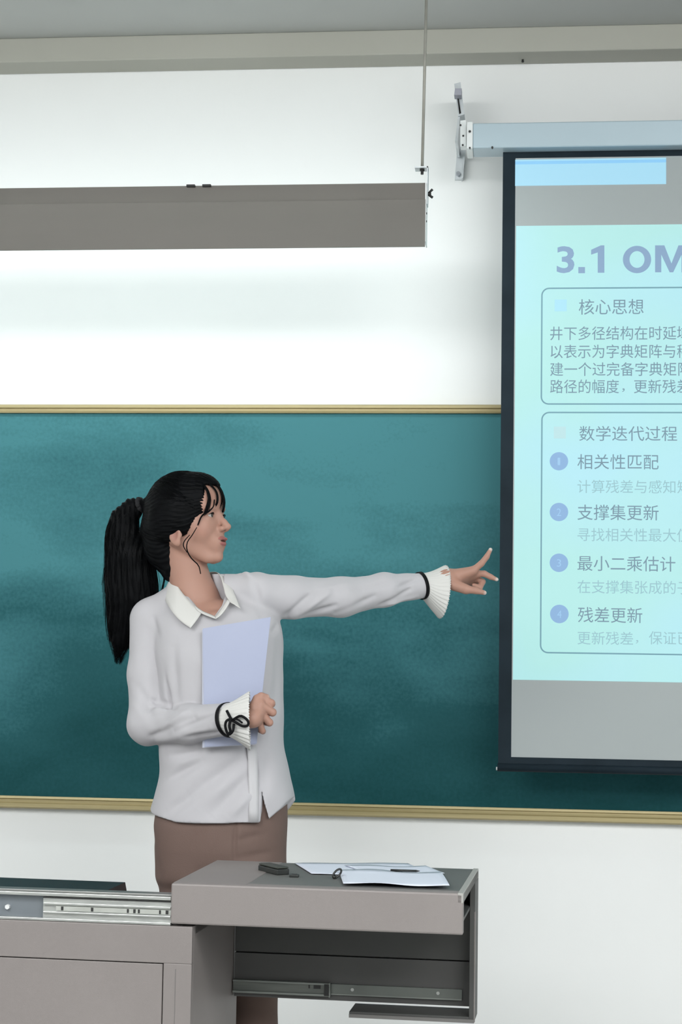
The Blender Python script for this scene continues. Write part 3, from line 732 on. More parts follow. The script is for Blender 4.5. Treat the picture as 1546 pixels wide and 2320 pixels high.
# torso sections: pixel row, left edge, right edge, half depth, centre dy
TS = [(1345, 392, 545, .075, .020), (1375, 362, 605, .088, .015), (1405, 345, 630, .100, .010), (1440, 350, 640, .112, .002), (1500, 356, 641, .120, -.004),
      (1560, 360, 642, .118, -.002), (1620, 362, 641, .112, 0), (1690, 362, 643, .112, 0), (1750, 364, 657, .120, .003), (1800, 352, 666, .130, .005), (1840, 342, 668, .136, .006), (1880, 338, 668, .140, .006)]
_t = spline([list(r) for r in TS], 70); TS = [tuple(r) for r in _t]
tz = np.array([W(480, r[0])[2] for r in TS]); tl = np.array([W(r[1], r[0])[0] for r in TS]); tr_ = np.array([W(r[2], r[0])[0] for r in TS])
tb_ = np.array([r[3] for r in TS]); td_ = np.array([r[4] for r in TS])
def torso_frame(z):
    o = slice(None, None, -1)
    l = np.interp(z, tz[o], tl[o]); r = np.interp(z, tz[o], tr_[o]); b = np.interp(z, tz[o], tb_[o]); c = np.interp(z, tz[o], td_[o])
    return (l+r)/2, (r-l)/2, YP+c, b
def torso_sdf(p, off=0.0, ztop=None, n=2.35):
    xc, a, yc, b = torso_frame(p[:, 2]); a = a+off; b = b+off
    x = np.abs(p[:, 0]-xc); y = np.abs(p[:, 1]-yc)
    k = ((x/a)**n+(y/b)**n)**(1/n)+1e-6
    d = (k-1)*np.sqrt(x*x+y*y)/k*0.9
    d = np.where(k < 0.3, -np.minimum(a, b)*0.6, d)
    zt = tz[0]+off if ztop is None else ztop
    return smax(d, p[:, 2]-zt, .03).astype(np.float32)
SR = W(338, 1404, .012); ER = W(338, 1640, -.035); WR = W(520, 1632, -.185)        # her right arm (photo left)
SL = W(592, 1345, .010); EL = W(772, 1352, .115); WL = W(955, 1327, .235)          # her left arm, pointing
HXc = (tl[-2]+tr_[-2])/2
CR_ = [(560, 1930), (585, 2100), (587, 2330), (580, 2500)]
HIP = W(500, 1880)
LG = [W(428, 1930, .0), W(430, 2130, -.01), W(436, 2500, .03)]
RG = [W(572, 1930, .02), W(580, 2130, .01), W(588, 2480, .05)]
for q_ in (LG, RG): q_[2][2] = DAIS+0.06
# left (pointing) hand, Y about YP+.27
HY = .268
lh_w = W(1012, 1311, HY-.008)
LK = [W(1072, 1293, HY-.006), W(1078, 1300, HY+.016), W(1075, 1309, HY+.036), W(1068, 1317, HY+.052)]
lf = {'i': [LK[0], W(1091, 1277, HY-.004), W(1103, 1262, HY-.002), W(1112, 1245, HY-.001)],
      'm': [LK[1], W(1098, 1300, HY+.014), W(1112, 1307, HY+.012), W(1126, 1313, HY+.010)],
      'r': [LK[2], W(1094, 1318, HY+.030), W(1088, 1331, HY+.018), W(1074, 1326, HY+.010)],
      'p': [LK[3], W(1083, 1329, HY+.046), W(1076, 1338, HY+.034), W(1066, 1331, HY+.026)],
      't': [W(1030, 1325, HY-.024), W(1056, 1335, HY-.036), W(1078, 1338, HY-.038), W(1098, 1343, HY-.034)]}
lr_f = {'i': [.0100, .0086, .0076, .0052], 'm': [.0100, .0086, .0076, .0052], 'r': [.0098, .0084, .0076, .0060], 'p': [.0088, .0074, .0066, .0052], 't': [.0135, .0110, .0094, .0062]}
def hand_l(p):
    d = cap(p, WL+[.0, .0, .0], lh_w, .026, .024)
    pm = None
    for k_, r_ in zip(LK, (.0125, .013, .0125, .0115)):
        e = cap(p, lh_w, k_, .0195, r_); pm = e if pm is None else smin(pm, e, .014)
    d = smin(d, pm, .012)
    d = smin(d, cap(p, lf['t'][0], lf['t'][1], .016, .0125), .014)
    for k_ in 'imrp': d = smin(d, chain(p, lf[k_], lr_f[k_], .0025), .004)
    return smin(d, chain(p, lf['t'], lr_f['t'], .003), .006)
# right hand, holding the folder
rh_w = W(572, 1628, -.196)
RK = [W(589, 1583, -.178), W(592, 1597, -.187), W(592, 1616, -.185), W(588, 1635, -.177)]
rf = {'i': [RK[0], W(615, 1593, -.172), W(616, 1595, -.148), W(602, 1594, -.130)],
      'm': [RK[1], W(618, 1614, -.174), W(618, 1615, -.148), W(602, 1614, -.128)],
      'r': [RK[2], W(611, 1637, -.172), W(611, 1638, -.148), W(599, 1637, -.130)],
      'p': [RK[3], W(594, 1655, -.168), W(596, 1657, -.148), W(590, 1656, -.132)],
      't': [W(574, 1600, -.196), W(582, 1583, -.186), W(592, 1577, -.180), W(605, 1579, -.174)]}
rr_f = {'i': [.0098, .0096, .0088, .0074], 'm': [.0098, .0098, .0088, .0074], 'r': [.0094, .0092, .0084, .0070], 'p': [.0086, .0080, .0072, .0062], 't': [.0110, .0095, .0090, .0072]}
def hand_r(p):
    d = cap(p, WR, rh_w, .026, .020)
    pm = None
    for k_, r_ in zip(RK, (.0100, .0105, .0100, .0090)):
        e = cap(p, rh_w, k_, .0145, r_); pm = e if pm is None else smin(pm, e, .014)
    d = smin(d, pm, .012)
    for k_ in 'imrp': d = smin(d, chain(p, rf[k_], rr_f[k_], .0025), .002)
    return smin(d, chain(p, rf['t'], rr_f['t'], .003), .005)
def bb_of(pts, m):
    a = np.array(pts); return a.min(0)-m, a.max(0)+m
def legs_sdf(p, r0, r1, r2, k=.03):
    d = chain(p, LG, [r0, r1, r2], .02); e = chain(p, RG, [r0, r1, r2], .02)
    return smin(d, e, k)
hb_ = bb_of([HC], .17); nb_ = bb_of([NK0, NK1+[0, 0, -.09], W(600, 1352), W(345, 1380)], .06)
lhb = bb_of([WL, lh_w]+LK+sum(lf.values(), []), .03); rhb = bb_of([WR, rh_w]+RK+sum(rf.values(), []), .03)
armb = bb_of([SR, ER, WR, SL, EL, WL], .05)
tob = (np.array([tl.min()-.02, YP-.15, W(0, 1960)[2]-.1]), np.array([tr_.max()+.02, YP+.16, tz[0]+.02]))
lgb = bb_of(LG+RG, .09)
ZW = W(0, 1700)[2]
def body_sdf(p):
    d = boxed(p, *hb_, head_sdf)
    d = smin(d, boxed(p, *nb_, neck_sdf), .012)
    d = smin(d, boxed(p, *tob, lambda q: torso_sdf(q, -.016-.034*np.clip((ZW-q[:, 2])/.08, 0, 1))), .012)
    d = smin(d, boxed(p, *armb, lambda q: smin(chain(q, [SR, ER, WR], [.040, .032, .024], .01), chain(q, [SL, EL, WL], [.040, .031, .024], .01), .01)), .012)
    d = smin(d, boxed(p, *lhb, hand_l), .006)
    d = smin(d, boxed(p, *rhb, hand_r), .006)
    return smin(d, boxed(p, *lgb, lambda q: legs_sdf(q, .062, .045, .035)), .012)
blo = np.minimum.reduce([hb_[0], lhb[0], rhb[0], tob[0], lgb[0], armb[0]]); bhi = np.maximum.reduce([hb_[1], lhb[1], rhb[1], tob[1], lgb[1], armb[1]])
bhi[2] = HC[2]+.13; blo[2] = DAIS+.02
V, F = sdf_mesh(body_sdf, blo, bhi, 0.0024)
V = relax(V, F, 1, .4)
SKIN = np.array((.40, .225, .172)); LIP = np.array((.33, .115, .105))
colr = np.tile(SKIN, (len(V), 1))
q = to_head(V.astype(np.float32)); aq = q.copy(); aq[:, 1] = np.abs(aq[:, 1])
nh = np.linalg.norm(V-HC, axis=1) < .16
def blend(mask, c): 
    m_ = np.clip(mask, 0, 1)[:, None]; colr[:] = colr*(1-m_)+np.array(c)*m_
lipd = np.minimum(np.minimum(ell(aq, (.0885, .0065, -.0535), (.0085, .012, .0042)), ell(q, (.0875, 0, -.0545), (.0085, .021, .0030))),
                  np.minimum(ell(aq, (.0865, .004, -.0665), (.0080, .012, .0048)), ell(q, (.083, 0, -.0650), (.0085, .019, .0035))))
blend(np.where(nh, (0.0012-lipd)/.0012, 0), LIP)
blend(np.where(nh, (0.0006-ell(q, (.0925, 0, -.0598), (.0105, .015, .0018)))/.001, 0), (.05, .015, .015))
blend(np.where(nh, (0.0008-ell(aq, (.0975, .0062, -.0372), (.0052, .0030, .0046)))/.001, 0)*.7, (.12, .05, .035))
blend(np.where(nh, np.clip(1-np.linalg.norm((aq-np.array([.055, .045, -.03]))/np.array([.03, .03, .022]), axis=1), 0, 1)*.5, 0), (.42, .205, .158))
blend(np.where(nh, (0.004-ell(aq, (-.005, .0805, -.036), (.010, .006, .018)))/.004, 0)*.5, (.28, .11, .09))
for a_, b_ in ((lf['i'][3], lf['i'][2]), (lf['m'][3], lf['m'][2]), (lf['t'][3], lf['t'][2]), (rf['t'][3], rf['t'][2])):
    dirn = (a_-b_)/np.linalg.norm(a_-b_); c_ = a_ + dirn*.001
    blend((.0075-np.linalg.norm(V-c_, axis=1))/.002*.8, (.60, .50, .46))
for ks in (LK+[lf['i'][1], lf['m'][1], lf['i'][2], lf['m'][2]], RK+[rf['i'][1], rf['m'][1], rf['r'][1], rf['p'][1]]):
    for c_ in ks: blend((.011-np.linalg.norm(V-c_, axis=1))/.008*.35, (.36, .17, .13))
skin = new_mat('skin', tuple(SKIN), 0.52, spec=0.35); nt = skin.node_tree; b = nt.nodes['Principled BSDF']
at = nt.nodes.new('ShaderNodeVertexColor'); at.layer_name = 'Col'; nt.links.new(at.outputs[0], b.inputs['Base Color'])
b.inputs['Subsurface Weight'].default_value = 0.12; b.inputs['Subsurface Radius'].default_value = (0.012, 0.005, 0.003); b.inputs['Subsurface Scale'].default_value = 1.0
n2 = nt.nodes.new('ShaderNodeTexNoise'); n2.inputs['Scale'].default_value = 500; bp = nt.nodes.new('ShaderNodeBump'); bp.inputs['Strength'].default_value = .08; bp.inputs['Distance'].default_value = .001
tc = nt.nodes.new('ShaderNodeTexCoord'); nt.links.new(tc.outputs['Object'], n2.inputs['Vector']); nt.links.new(n2.outputs['Fac'], bp.inputs['Height']); nt.links.new(bp.outputs[0], b.inputs['Normal'])
own(mesh_np('body', V, F, skin, None, True, colr))

# eyes, lashes, brows
eye_w = new_mat('eye_white', (.42, .38, .35), .45); iris_m = new_mat('iris_brown', (.02, .010, .006), .12)
hair_m = noisy('hair_black', (.001, .0013, .0017), (.003, .0034, .0042), 40, .5, spec=.07)
for s in (-1, 1):
    c = hw(.0655, s*.031, .004)
    ey = own(MB().sphere(tuple(c), .0130, 24).build('eye', eye_w, None, True))
    gz = hw(.0655+.0128*.985, s*.031+.0128*.02, .004+.0005)-c
    ir = MB().sphere((0, 0, 0), (.0058, .0058, .0012), 20).build('iris', iris_m, ey, True)
    ir.location = c+gz*.985; ir.rotation_euler = Vector(gz).to_track_quat('Z', 'Y').to_euler()
    ts = np.linspace(-1, 1, 14); path = [hw(.0655+.0152*math.cos(t*.85), s*.031+.0152*math.sin(t*.85), .004+.0046*(1-t*t)+.0005) for t in ts]
    own(from_bm_tubes('eyelash', [tube_np(path, [.0005+.0012*(1-abs(t))for t in ts], 6)], hair_m, None))
    path = [hw(.0795-.010*max(0, t)**2-.002*abs(t), s*(.026+.017*t), .0225+.003*math.cos(t*1.4)) for t in ts]
    own(from_bm_tubes('eyebrow', [tube_np(path, [.0006+.0016*(1-t*t) for t in ts], 6)], new_mat('brow', (.03, .02, .016), .7), None))

# hair
TIE = W(321, 1143, .03)
PT = [W(322, 1143, .03), W(300, 1153, .04), W(281, 1180, .05), W(279, 1215, .055), W(293, 1262, .055), W(297, 1310, .062), W(299, 1352, .064), W(286, 1400, .068), W(274, 1445, .070), W(269, 1486, .070)]
PR = [.013, .026, .037, .045, .062, .069, .068, .050, .028, .006]
TILT = None
def hair_sdf(p):
    q = to_head(p); a = q.copy(); a[:, 1] = np.abs(a[:, 1])
    d = ell(q, (-.018, 0, .030), (.101, .084, .096))
    d = smin(d, ell(a, (-.022, .066, -.004), (.052, .018, .050)), .02)
    d = smin(d, ell(q, (.035, 0, .062), (.052, .060, .052)), .02)
    cut = q[:, 0]-(.046+.50*a[:, 1]+.80*np.minimum(q[:, 2]-.010, 0))
    region = -np.minimum(cut, .080-q[:, 2])      # negative inside the open face region
    d = smax(d, -region, .008)
    d = smax(d, -ell(a, (.004, .088, -.066), (.028, .034, .036)), .006)
    nape = chain(q, [(-.068, 0, -.02), (-.070, 0, -.06), (-.050, 0, -.112)], [.066, .052, .038], .02)
    d = smin(d, nape, .02)
    d = smin(d, cap(p, hw(-.09, 0, .045), TIE, .030, .013), .02)
    return smax(d, -boxed(p, *hb_, lambda r: head_sdf(r)+.004), .001)
V, F = sdf_mesh(hair_sdf, HC-.17, HC+.16, .0025)
V = relax(V, F, 3, .5)
N = vnormals(V, F); q = to_head(V.astype(np.float32))
ang = np.arctan2(q[:, 1], q[:, 2]-.03)
V = V + N*(0.0007*np.sin(ang*90+q[:, 0]*40)+.0006*np.sin(ang*47+3*np.sin(q[:, 0]*60)))[:, None]
hair = own(mesh_np('hair', V, F, hair_m, None, True))
def jit(n, s): return RNG.normal(0, s, (n, 3))
# strands combed back from the hairline to the tie
tubes = []
tl_ = to_head(TIE[None].astype(np.float32))[0]
for i in range(420):
    th = RNG.uniform(-1.75, 1.75); x0 = RNG.uniform(-.02, .058)
    pts = []
    for t in np.linspace(0, 1, 8):
        x = x0+(tl_[0]+.004-x0)*t; e = 1-((x+.018)/.101)**2; r = math.sqrt(max(e, .02)); tt = th*(1-t)**.7
        y = .0845*r*math.sin(tt); z = .030+.0965*r*math.cos(tt)
        w_ = max(0, (t-.55)/.45)**1.5
        y = y*(1-w_)+tl_[1]*w_; z = z*(1-w_)+(tl_[2]+.008*math.cos(th))*w_
        if t < .8 and z < -.02: z = -.02+(z+.02)*.2
        pts.append((x, y, z))
    pts = np.array(pts); wpts = np.array([hw(*a) for a in spline(pts, 12)]); wpts += jit(1, .0006)
    tubes.append(tube_np(wpts, np.linspace(.0007, .0006, 12), 3))
own(from_bm_tubes('combed_strands', tubes, hair_m, None), hair)['kind'] = 'stuff'
# ponytail: core and loose strands
def pony_sdf(p):
    s = p.copy(); s[:, 1] = YP+.06+(s[:, 1]-YP-.06)*1.5
    pts = [np.array([a[0], YP+.06+(a[1]-YP-.06)*1.5, a[2]]) for a in PT]
    return chain(s, pts, np.array(PR)*.92, .02)/1.25
V, F = sdf_mesh(pony_sdf, np.min(PT, 0)-.09, np.max(PT, 0)+.09, .0032)
V = relax(V, F, 4, .5); N = vnormals(V, F)
V = V+N*(.0016*np.sin(V[:, 0]*420+2*np.sin(V[:, 2]*30))+.001*np.sin(V[:, 0]*900+V[:, 1]*700))[:, None]
pony = own(mesh_np('ponytail', V, F, hair_m, None, True), hair)
tubes = []
C_ = spline(PT, 24); Rr = np.interp(np.linspace(0, len(PR)-1, 24), np.arange(len(PR)), PR)
for i in range(750):
    a = RNG.uniform(0, 2*math.pi); rad = math.sqrt(RNG.uniform(.5, 1.08)); n = 24 if RNG.random() < .35 else int(RNG.integers(17, 24))
    wob = RNG.normal(0, .003, 3); ph = RNG.uniform(0, 6)
    pts = []
    for k in range(n):
        tw = a+.15*math.sin(k*.25+ph); off = Rr[k]*rad
        pts.append(C_[k]+np.array([math.cos(tw)*off, math.sin(tw)*off*.66, 0])+wob*(k/24)**1.5+np.array([.002*math.sin(k*.6+ph), 0, -.022*(k/24)**2*math.sin(ph)]))
    tubes.append(tube_np(np.array(pts), np.linspace(.0010, .0003, n), 3))
for i in range(60):
    k0 = int(RNG.integers(6, 18)); a = RNG.uniform(2.2, 4.2); pts = []
    for k in range(6):
        c_ = C_[min(k0+k, 23)]; pts.append(c_+np.array([math.cos(a)*Rr[min(k0+k, 23)]*(1.02+.03*k), .02*math.sin(a), -.003*k]))
    tubes.append(tube_np(np.array(pts), np.linspace(.0007, .0002, 6), 3))
own(from_bm_tubes('loose_strands', tubes, hair_m, None), hair)['kind'] = 'stuff'
dt = (PT[1]-PT[0]); dt /= np.linalg.norm(dt); u_ = np.cross(dt, [0, 1, 0]); u_ /= np.linalg.norm(u_); v_ = np.cross(dt, u_)
a_ = np.linspace(0, 2*math.pi, 40); ring = [TIE+dt*.002+(u_*math.cos(t)+v_*math.sin(t))*(.0155+.0015*math.sin(9*t))for t in a_]
own(from_bm_tubes('hair_tie', [tube_np(ring, .0062, 8)], new_mat('hair_tie_black', (.006, .006, .008), .8), None), hair)
# fringe and side locks
def lock(name, pts, n, r, spread, m_=hair_m):
    tb = []
    for i in range(n):
        o_ = RNG.normal(0, 1, 3)*spread; c_ = spline([np.array(p_)+o_*(.3+.7*j/(len(pts)-1)) for j, p_ in enumerate(pts)], 16)
        tb.append(tube_np(c_, r*np.sin(np.linspace(.9, 3.0, 16))+.0002, 4))
    return own(from_bm_tubes(name, tb, m_, None), hair)
def hp_(px, py, dy): return W(px, py, dy)
lock('fringe_lock', [hp_(432, 1079, -.01), hp_(470, 1083, -.02), hp_(497, 1105, -.025), hp_(508, 1132, -.028), hp_(505, 1160, -.03)], 34, .0013, .0017)
lock('fringe_lock', [hp_(440, 1082, -.03), hp_(468, 1092, -.045), hp_(489, 1112, -.045), hp_(493, 1135, -.045), hp_(486, 1150, -.047)], 22, .0010, .0016)
lock('fringe_lock', [hp_(445, 1088, -.04), hp_(466, 1105, -.062), hp_(474, 1130, -.066), hp_(470, 1152, -.070), hp_(464, 1166, -.076)], 30, .0012, .0026)
lock('fringe_lock', [hp_(486, 1132, -.052), hp_(484, 1146, -.055), hp_(474, 1158, -.062), hp_(458, 1168, -.075), hp_(448, 1190, -.082)], 14, .0009, .0010)
lock('fringe_lock', [hp_(450, 1082, -.01), hp_(480, 1090, -.01), hp_(500, 1112, -.012), hp_(503, 1135, -.02), hp_(498, 1152, -.03)], 10, .0008, .0012)
lock('side_lock', [hp_(446, 1195, -.083), hp_(436, 1212, -.086), hp_(425, 1228, -.086), hp_(424, 1246, -.085), hp_(434, 1265, -.080), hp_(450, 1281, -.074), hp_(455, 1300, -.070)], 10, .0008, .0006)
lock('side_lock', [hp_(430, 1212, -.084), hp_(418, 1226, -.086), hp_(416, 1238, -.086), hp_(424, 1252, -.084)], 6, .0007, .0006)
lock('nape_lock', [hp_(350, 1240, .0), hp_(360, 1280, .01), hp_(370, 1310, .02), hp_(362, 1345, .02)], 8, .0006, .004)

# blouse
ZH = [(335, 1836), (345, 1842), (372, 1858), (400, 1863), (480, 1865), (585, 1864), (600, 1862), (606, 1859), (630, 1836), (655, 1812), (672, 1800)]
_hp = [W(a, b_, -.118 if 370 < a < 640 else -.05) for a, b_ in ZH]; hx_ = np.array([q_[0] for q_ in _hp]); hz_ = np.array([q_[2] for q_ in _hp])
VN = [(398, 1296), (400, 1316), (420, 1346), (447, 1378), (487, 1400), (504, 1372), (508, 1345), (500, 1318), (495, 1290)]
vn = np.array([[W(a, b_, -.06)[0], W(a, b_, -.06)[2]] for a, b_ in VN])
def poly_sdf(x, z, poly):
    d = np.full(len(x), 1e9); s = np.ones(len(x)); n = len(poly)
    for i in range(n):
        a, b_ = poly[i], poly[i-1]; ex, ez = b_-a; wx, wz = x-a[0], z-a[1]
        t = np.clip((wx*ex+wz*ez)/(ex*ex+ez*ez), 0, 1); d = np.minimum(d, (wx-ex*t)**2+(wz-ez*t)**2)
        c1 = z >= a[1]; c2 = z < b_[1]; c3 = ex*wz > ez*wx
        s = np.where((c1 & c2 & c3) | (~c1 & ~c2 & ~c3), -s, s)
    return s*np.sqrt(d)
S1 = np.array([W(591, 1796, -.12)[[0, 2]], W(588, 1880, -.12)[[0, 2]], W(611, 1880, -.12)[[0, 2]]])
ZA0 = W(0, 1490)[2]
def blouse_sdf(p):
    d = torso_sdf(p, 0.0)
    nk = W(446, 1335, .02)
    d = smin(d, cap(p, W(425, 1350, .025), W(345, 1396, .014), .050, .043), .03)
    d = smin(d, cap(p, W(480, 1338, .025), W(575, 1336, .012), .044, .040), .03)
    d = smin(d, cap(p, W(400, 1440, -.04), W(440, 1480, -.05), .075, .075), .05) if False else d
    # sleeves
    ra = chain(p, [SR, W(336, 1520, -.008), ER], [.049, .050, .052], .02)
    rb = chain(p, [ER, W(430, 1640, -.112), W(517, 1630, -.183)], [.050, .046, .040], .02)
    la = chain(p, [SL, W(660, 1354, .05), EL, W(870, 1337, .176), WL], [.052, .052, .050, .042, .034], .02)
    arm_r = smin(ra, rb, .02)
    d = smin(d, la, .022)
    kk = .005+.016*np.clip((p[:, 2]-ZA0)/.09, 0, 1)
    d = smin(d, arm_r, kk)
    # bottom of the hem, slit and hollow
    hem = np.interp(p[:, 0], hx_, hz_)
    back = np.where(p[:, 1] > YP+.02, -.012, 0)
    d = smax(d, hem+back-p[:, 2], .002)
    inner = torso_sdf(p, -.006, ztop=hz_.min()+.03)
    d = smax(d, -inner, .001)
    sl = smax(poly_sdf(p[:, 0], p[:, 2], S1), p[:, 1]-YP, .001)
    d = smax(d, -sl, .001)
    # neck opening
    nv = smax(poly_sdf(p[:, 0], p[:, 2], vn), p[:, 1]-(YP+.02), .004)
    nv = smin(nv, cap(p, NK0, NK1, .053, .058), .006)
    d = smax(d, -nv, .002)
    # cut the sleeve ends flat
    for c_, a_, s_ in ((WL, EL, .004), (WR, ER, .004)):
        n_ = (c_-a_)/np.linalg.norm(c_-a_)
        near = np.linalg.norm(p-c_, axis=1) < .09
        d = np.where(near, smax(d, (p-c_)@n_-s_, .002), d)
    return d
blo = np.array([tl.min()-.03, YP-.26, hz_.min()-.02]); bhi = np.array([WL[0]+.02, YP+.31, W(0, 1280)[2]])
blo[0] = min(blo[0], W(285, 1500)[0])
V, F = sdf_mesh(blouse_sdf, blo, bhi, .0027)
V = relax(V, F, 1, .5)
N = vnormals(V, F)
# folds: (start px, end px, dy of both, width, depth) - negative depth is a ridge
FO = []
def fold(a, b_, w_, dep): FO.append((W(*a), W(*b_), w_, dep))
fold((378, 1470, -.05), (384, 1600, -.09), .006, .010)
fold((350, 1400, -.03), (378, 1480, -.05), .008, .005)
fold((345, 1585, -.06), (400, 1604, -.12), .006, .007); fold((352, 1600, -.07), (380, 1606, -.10), .005, .006)
fold((330, 1620, -.07), (395, 1590, -.12), .010, -.004)
fold((345, 1668, -.09), (440, 1625, -.17), .008, .006); fold((360, 1676, -.09), (480, 1650, -.19), .009, -.005); fold((400, 1655, -.14), (505, 1612, -.215), .007, .005)
fold((370, 1655, -.11), (425, 1612, -.16), .008, -.004); fold((420, 1668, -.15), (500, 1662, -.21), .007, .004)
fold((320, 1560, -.05), (360, 1640, -.08), .012, .005); fold((312, 1600, -.05), (345, 1650, -.07), .010, -.004)
fold((372, 1768, -.11), (455, 1725, -.12), .012, .006); fold((430, 1800, -.12), (555, 1715, -.12), .015, .0045); fold((480, 1845, -.13), (575, 1745, -.12), .015, .0045)
fold((450, 1825, -.13), (540, 1758, -.13), .016, -.002); fold((375, 1715, -.11), (470, 1700, -.12), .012, .005); fold((520, 1850, -.13), (570, 1800, -.13), .012, -.003)
fold((560, 1690, -.11), (590, 1780, -.12), .007, .006); fold((600, 1700, -.09), (600, 1790, -.11), .015, .003); fold((380, 1840, -.11), (440, 1800, -.13), .014, .004)
fold((585, 1720, -.11), (587, 1860, -.13), .0025, .004)
fold((512, 1345, -.07), (560, 1318, -.05), .006, -.004); fold((520, 1325, -.05), (548, 1345, -.07), .005, .004); fold((545, 1297, .0), (575, 1310, -.03), .008, -.006)
fold((575, 1310, -.03), (600, 1420, -.08), .010, .003)
fold((650, 1395, .02), (700, 1350, .02), .007, .005); fold((665, 1400, .03), (745, 1345, .045), .007, -.004); fold((690, 1395, .04), (760, 1372, .06), .007, .004)
fold((700, 1340, .0), (780, 1322, .07), .009, -.003); fold((760, 1388, .08), (850, 1350, .12), .007, .004); fold((800, 1335, .07), (900, 1318, .14), .008, .003)
fold((860, 1375, .14), (930, 1335, .18), .006, .005); fold((880, 1372, .15), (945, 1352, .20), .005, -.003); fold((905, 1330, .15), (945, 1310, .19), .006, .004)
fold((640, 1410, -.04), (625, 1600, -.05), .012, .004); fold((395, 1470, -.10), (400, 1590, -.11), .012, .003)
fold((610, 1440, -.06), (650, 1395, .0), .010, .004)
disp = np.zeros(len(V))
for a, b_, w_, dep in FO:
    ba = b_-a; t = np.clip(((V-a)@ba)/(ba@ba), 0, 1); dv = V-a-t[:, None]*ba; dv[:, 1] *= .35
    dd_ = np.sqrt((dv**2).sum(1)); fade = np.sin(np.pi*np.clip(.12+.76*t, 0, 1))
    disp -= 1.9*dep*fade*np.exp(-(dd_/w_)**2)*np.where(N[:, 1] < .35, 1, .3)
x, y, z = V.T
disp += .0011*np.sin(24*x+30*z+2*np.sin(15*z))*np.sin(18*z-12*x+9*y)+.0006*np.sin(60*x-45*z+3*np.sin(20*x))
V = V+N*disp[:, None]
V = relax(V, F, 1, .5)
cloth = new_mat('blouse_white', (.475, .462, .485), .75, spec=.2)
nt = cloth.node_tree; b = nt.nodes['Principled BSDF']; b.inputs['Sheen Weight'].default_value = .15
n2 = nt.nodes.new('ShaderNodeTexNoise'); n2.inputs['Scale'].default_value = 60; n2.inputs['Detail'].default_value = 5; bp = nt.nodes.new('ShaderNodeBump'); bp.inputs['Strength'].default_value = .1; bp.inputs['Distance'].default_value = .003
tc = nt.nodes.new('ShaderNodeTexCoord'); nt.links.new(tc.outputs['Object'], n2.inputs['Vector']); nt.links.new(n2.outputs['Fac'], bp.inputs['Height']); nt.links.new(bp.outputs[0], b.inputs['Normal'])
shirt = own(mesh_np('blouse', V, F, cloth, None, True))
collar_m = new_mat('collar_ivory', (.62, .61, .59), .7, spec=.2)
def patch(name, rows, nu, nv, mat, thick=.0018, par=None):
    R_ = [spline([W(*p_) for p_ in r], nu) for r in rows]; G_ = np.array([spline([r[i] for r in R_], nv) for i in range(nu)])
    V_ = G_.reshape(-1, 3); F_ = [(i*nv+j, i*nv+j+1, (i+1)*nv+j+1, (i+1)*nv+j) for i in range(nu-1) for j in range(nv-1)]
    me = bpy.data.meshes.new(name); me.from_pydata(V_.tolist(), [], F_); me.update()
    o = link(name, me, mat, None, True); md = o.modifiers.new('t', 'SOLIDIFY'); md.thickness = thick; md.offset = 0
    return own(o, par or shirt)
patch('collar', [
    [(446, 1302, .078), (408, 1296, .052), (395, 1304, .010), (404, 1330, -.034), (428, 1360, -.066), (458, 1387, -.092)],
    [(446, 1308, .084), (400, 1303, .060), (384, 1318, .006), (398, 1350, -.055), (418, 1380, -.088), (446, 1405, -.112)],
    [(446, 1336, .090), (392, 1326, .068), (371, 1346, .004), (385, 1378, -.072), (406, 1404, -.104), (432, 1423, -.122)]], 28, 8, collar_m)
patch('collar', [
    [(446, 1302, .078), (482, 1296, .056), (497, 1302, .018), (506, 1328, -.030), (511, 1348, -.058), (521, 1364, -.084)],
    [(446, 1308, .084), (490, 1300, .062), (507, 1308, .014), (519, 1334, -.036), (526, 1354, -.066), (533, 1371, -.092)],
    [(446, 1336, .090), (498, 1312, .066), (519, 1318, .010), (531, 1344, -.040), (538, 1362, -.072), (545, 1379, -.097)]], 28, 8, collar_m)
patch('collar_stand', [
    [(516, 1357, -.074), (505, 1374, -.086), (495, 1389, -.094), (488, 1397, -.098)],
    [(521, 1364, -.086), (511, 1381, -.098), (500, 1394, -.106), (489, 1402, -.110)]], 12, 4, collar_m)
patch('collar_stand', [
    [(440, 1371, -.078), (458, 1384, -.086), (474, 1391, -.094), (488, 1397, -.098)],
    [(446, 1381, -.092), (460, 1391, -.098), (475, 1397, -.106), (489, 1402, -.110)]], 12, 4, collar_m)
# button placket from the cuff to the hem
def tor_front(px, py, off=.0025):
    p_ = W(px, py, -.1)
    for _ in range(4):
        xc, a, yc, b_ = torso_frame(np.array([p_[2]])); k = min(abs(p_[0]-xc[0])/a[0], .985); yy = yc[0]-b_[0]*(1-k**2.35)**(1/2.35); p_ = P(px, py, yy-off)
    return p_
rows = [[tor_front(a+0, r, .0022) for a in (x0_, x0_+7, x0_+14, x0_+22)] for r, x0_ in ((1690, 559), (1720, 562), (1760, 563), (1800, 564), (1835, 564), (1863, 564))]
G_ = np.array(rows); nu, nv = G_.shape[:2]; V_ = G_.reshape(-1, 3)
me = bpy.data.meshes.new('placket'); me.from_pydata(V_.tolist(), [], [(i*nv+j, i*nv+j+1, (i+1)*nv+j+1, (i+1)*nv+j) for i in range(nu-1) for j in range(nv-1)]); me.update()
o = link('placket', me, new_mat('placket_white', (.53, .52, .535), .75, spec=.2), None, True); md = o.modifiers.new('t', 'SOLIDIFY'); md.thickness = .0012; md.offset = 0; own(o, shirt)

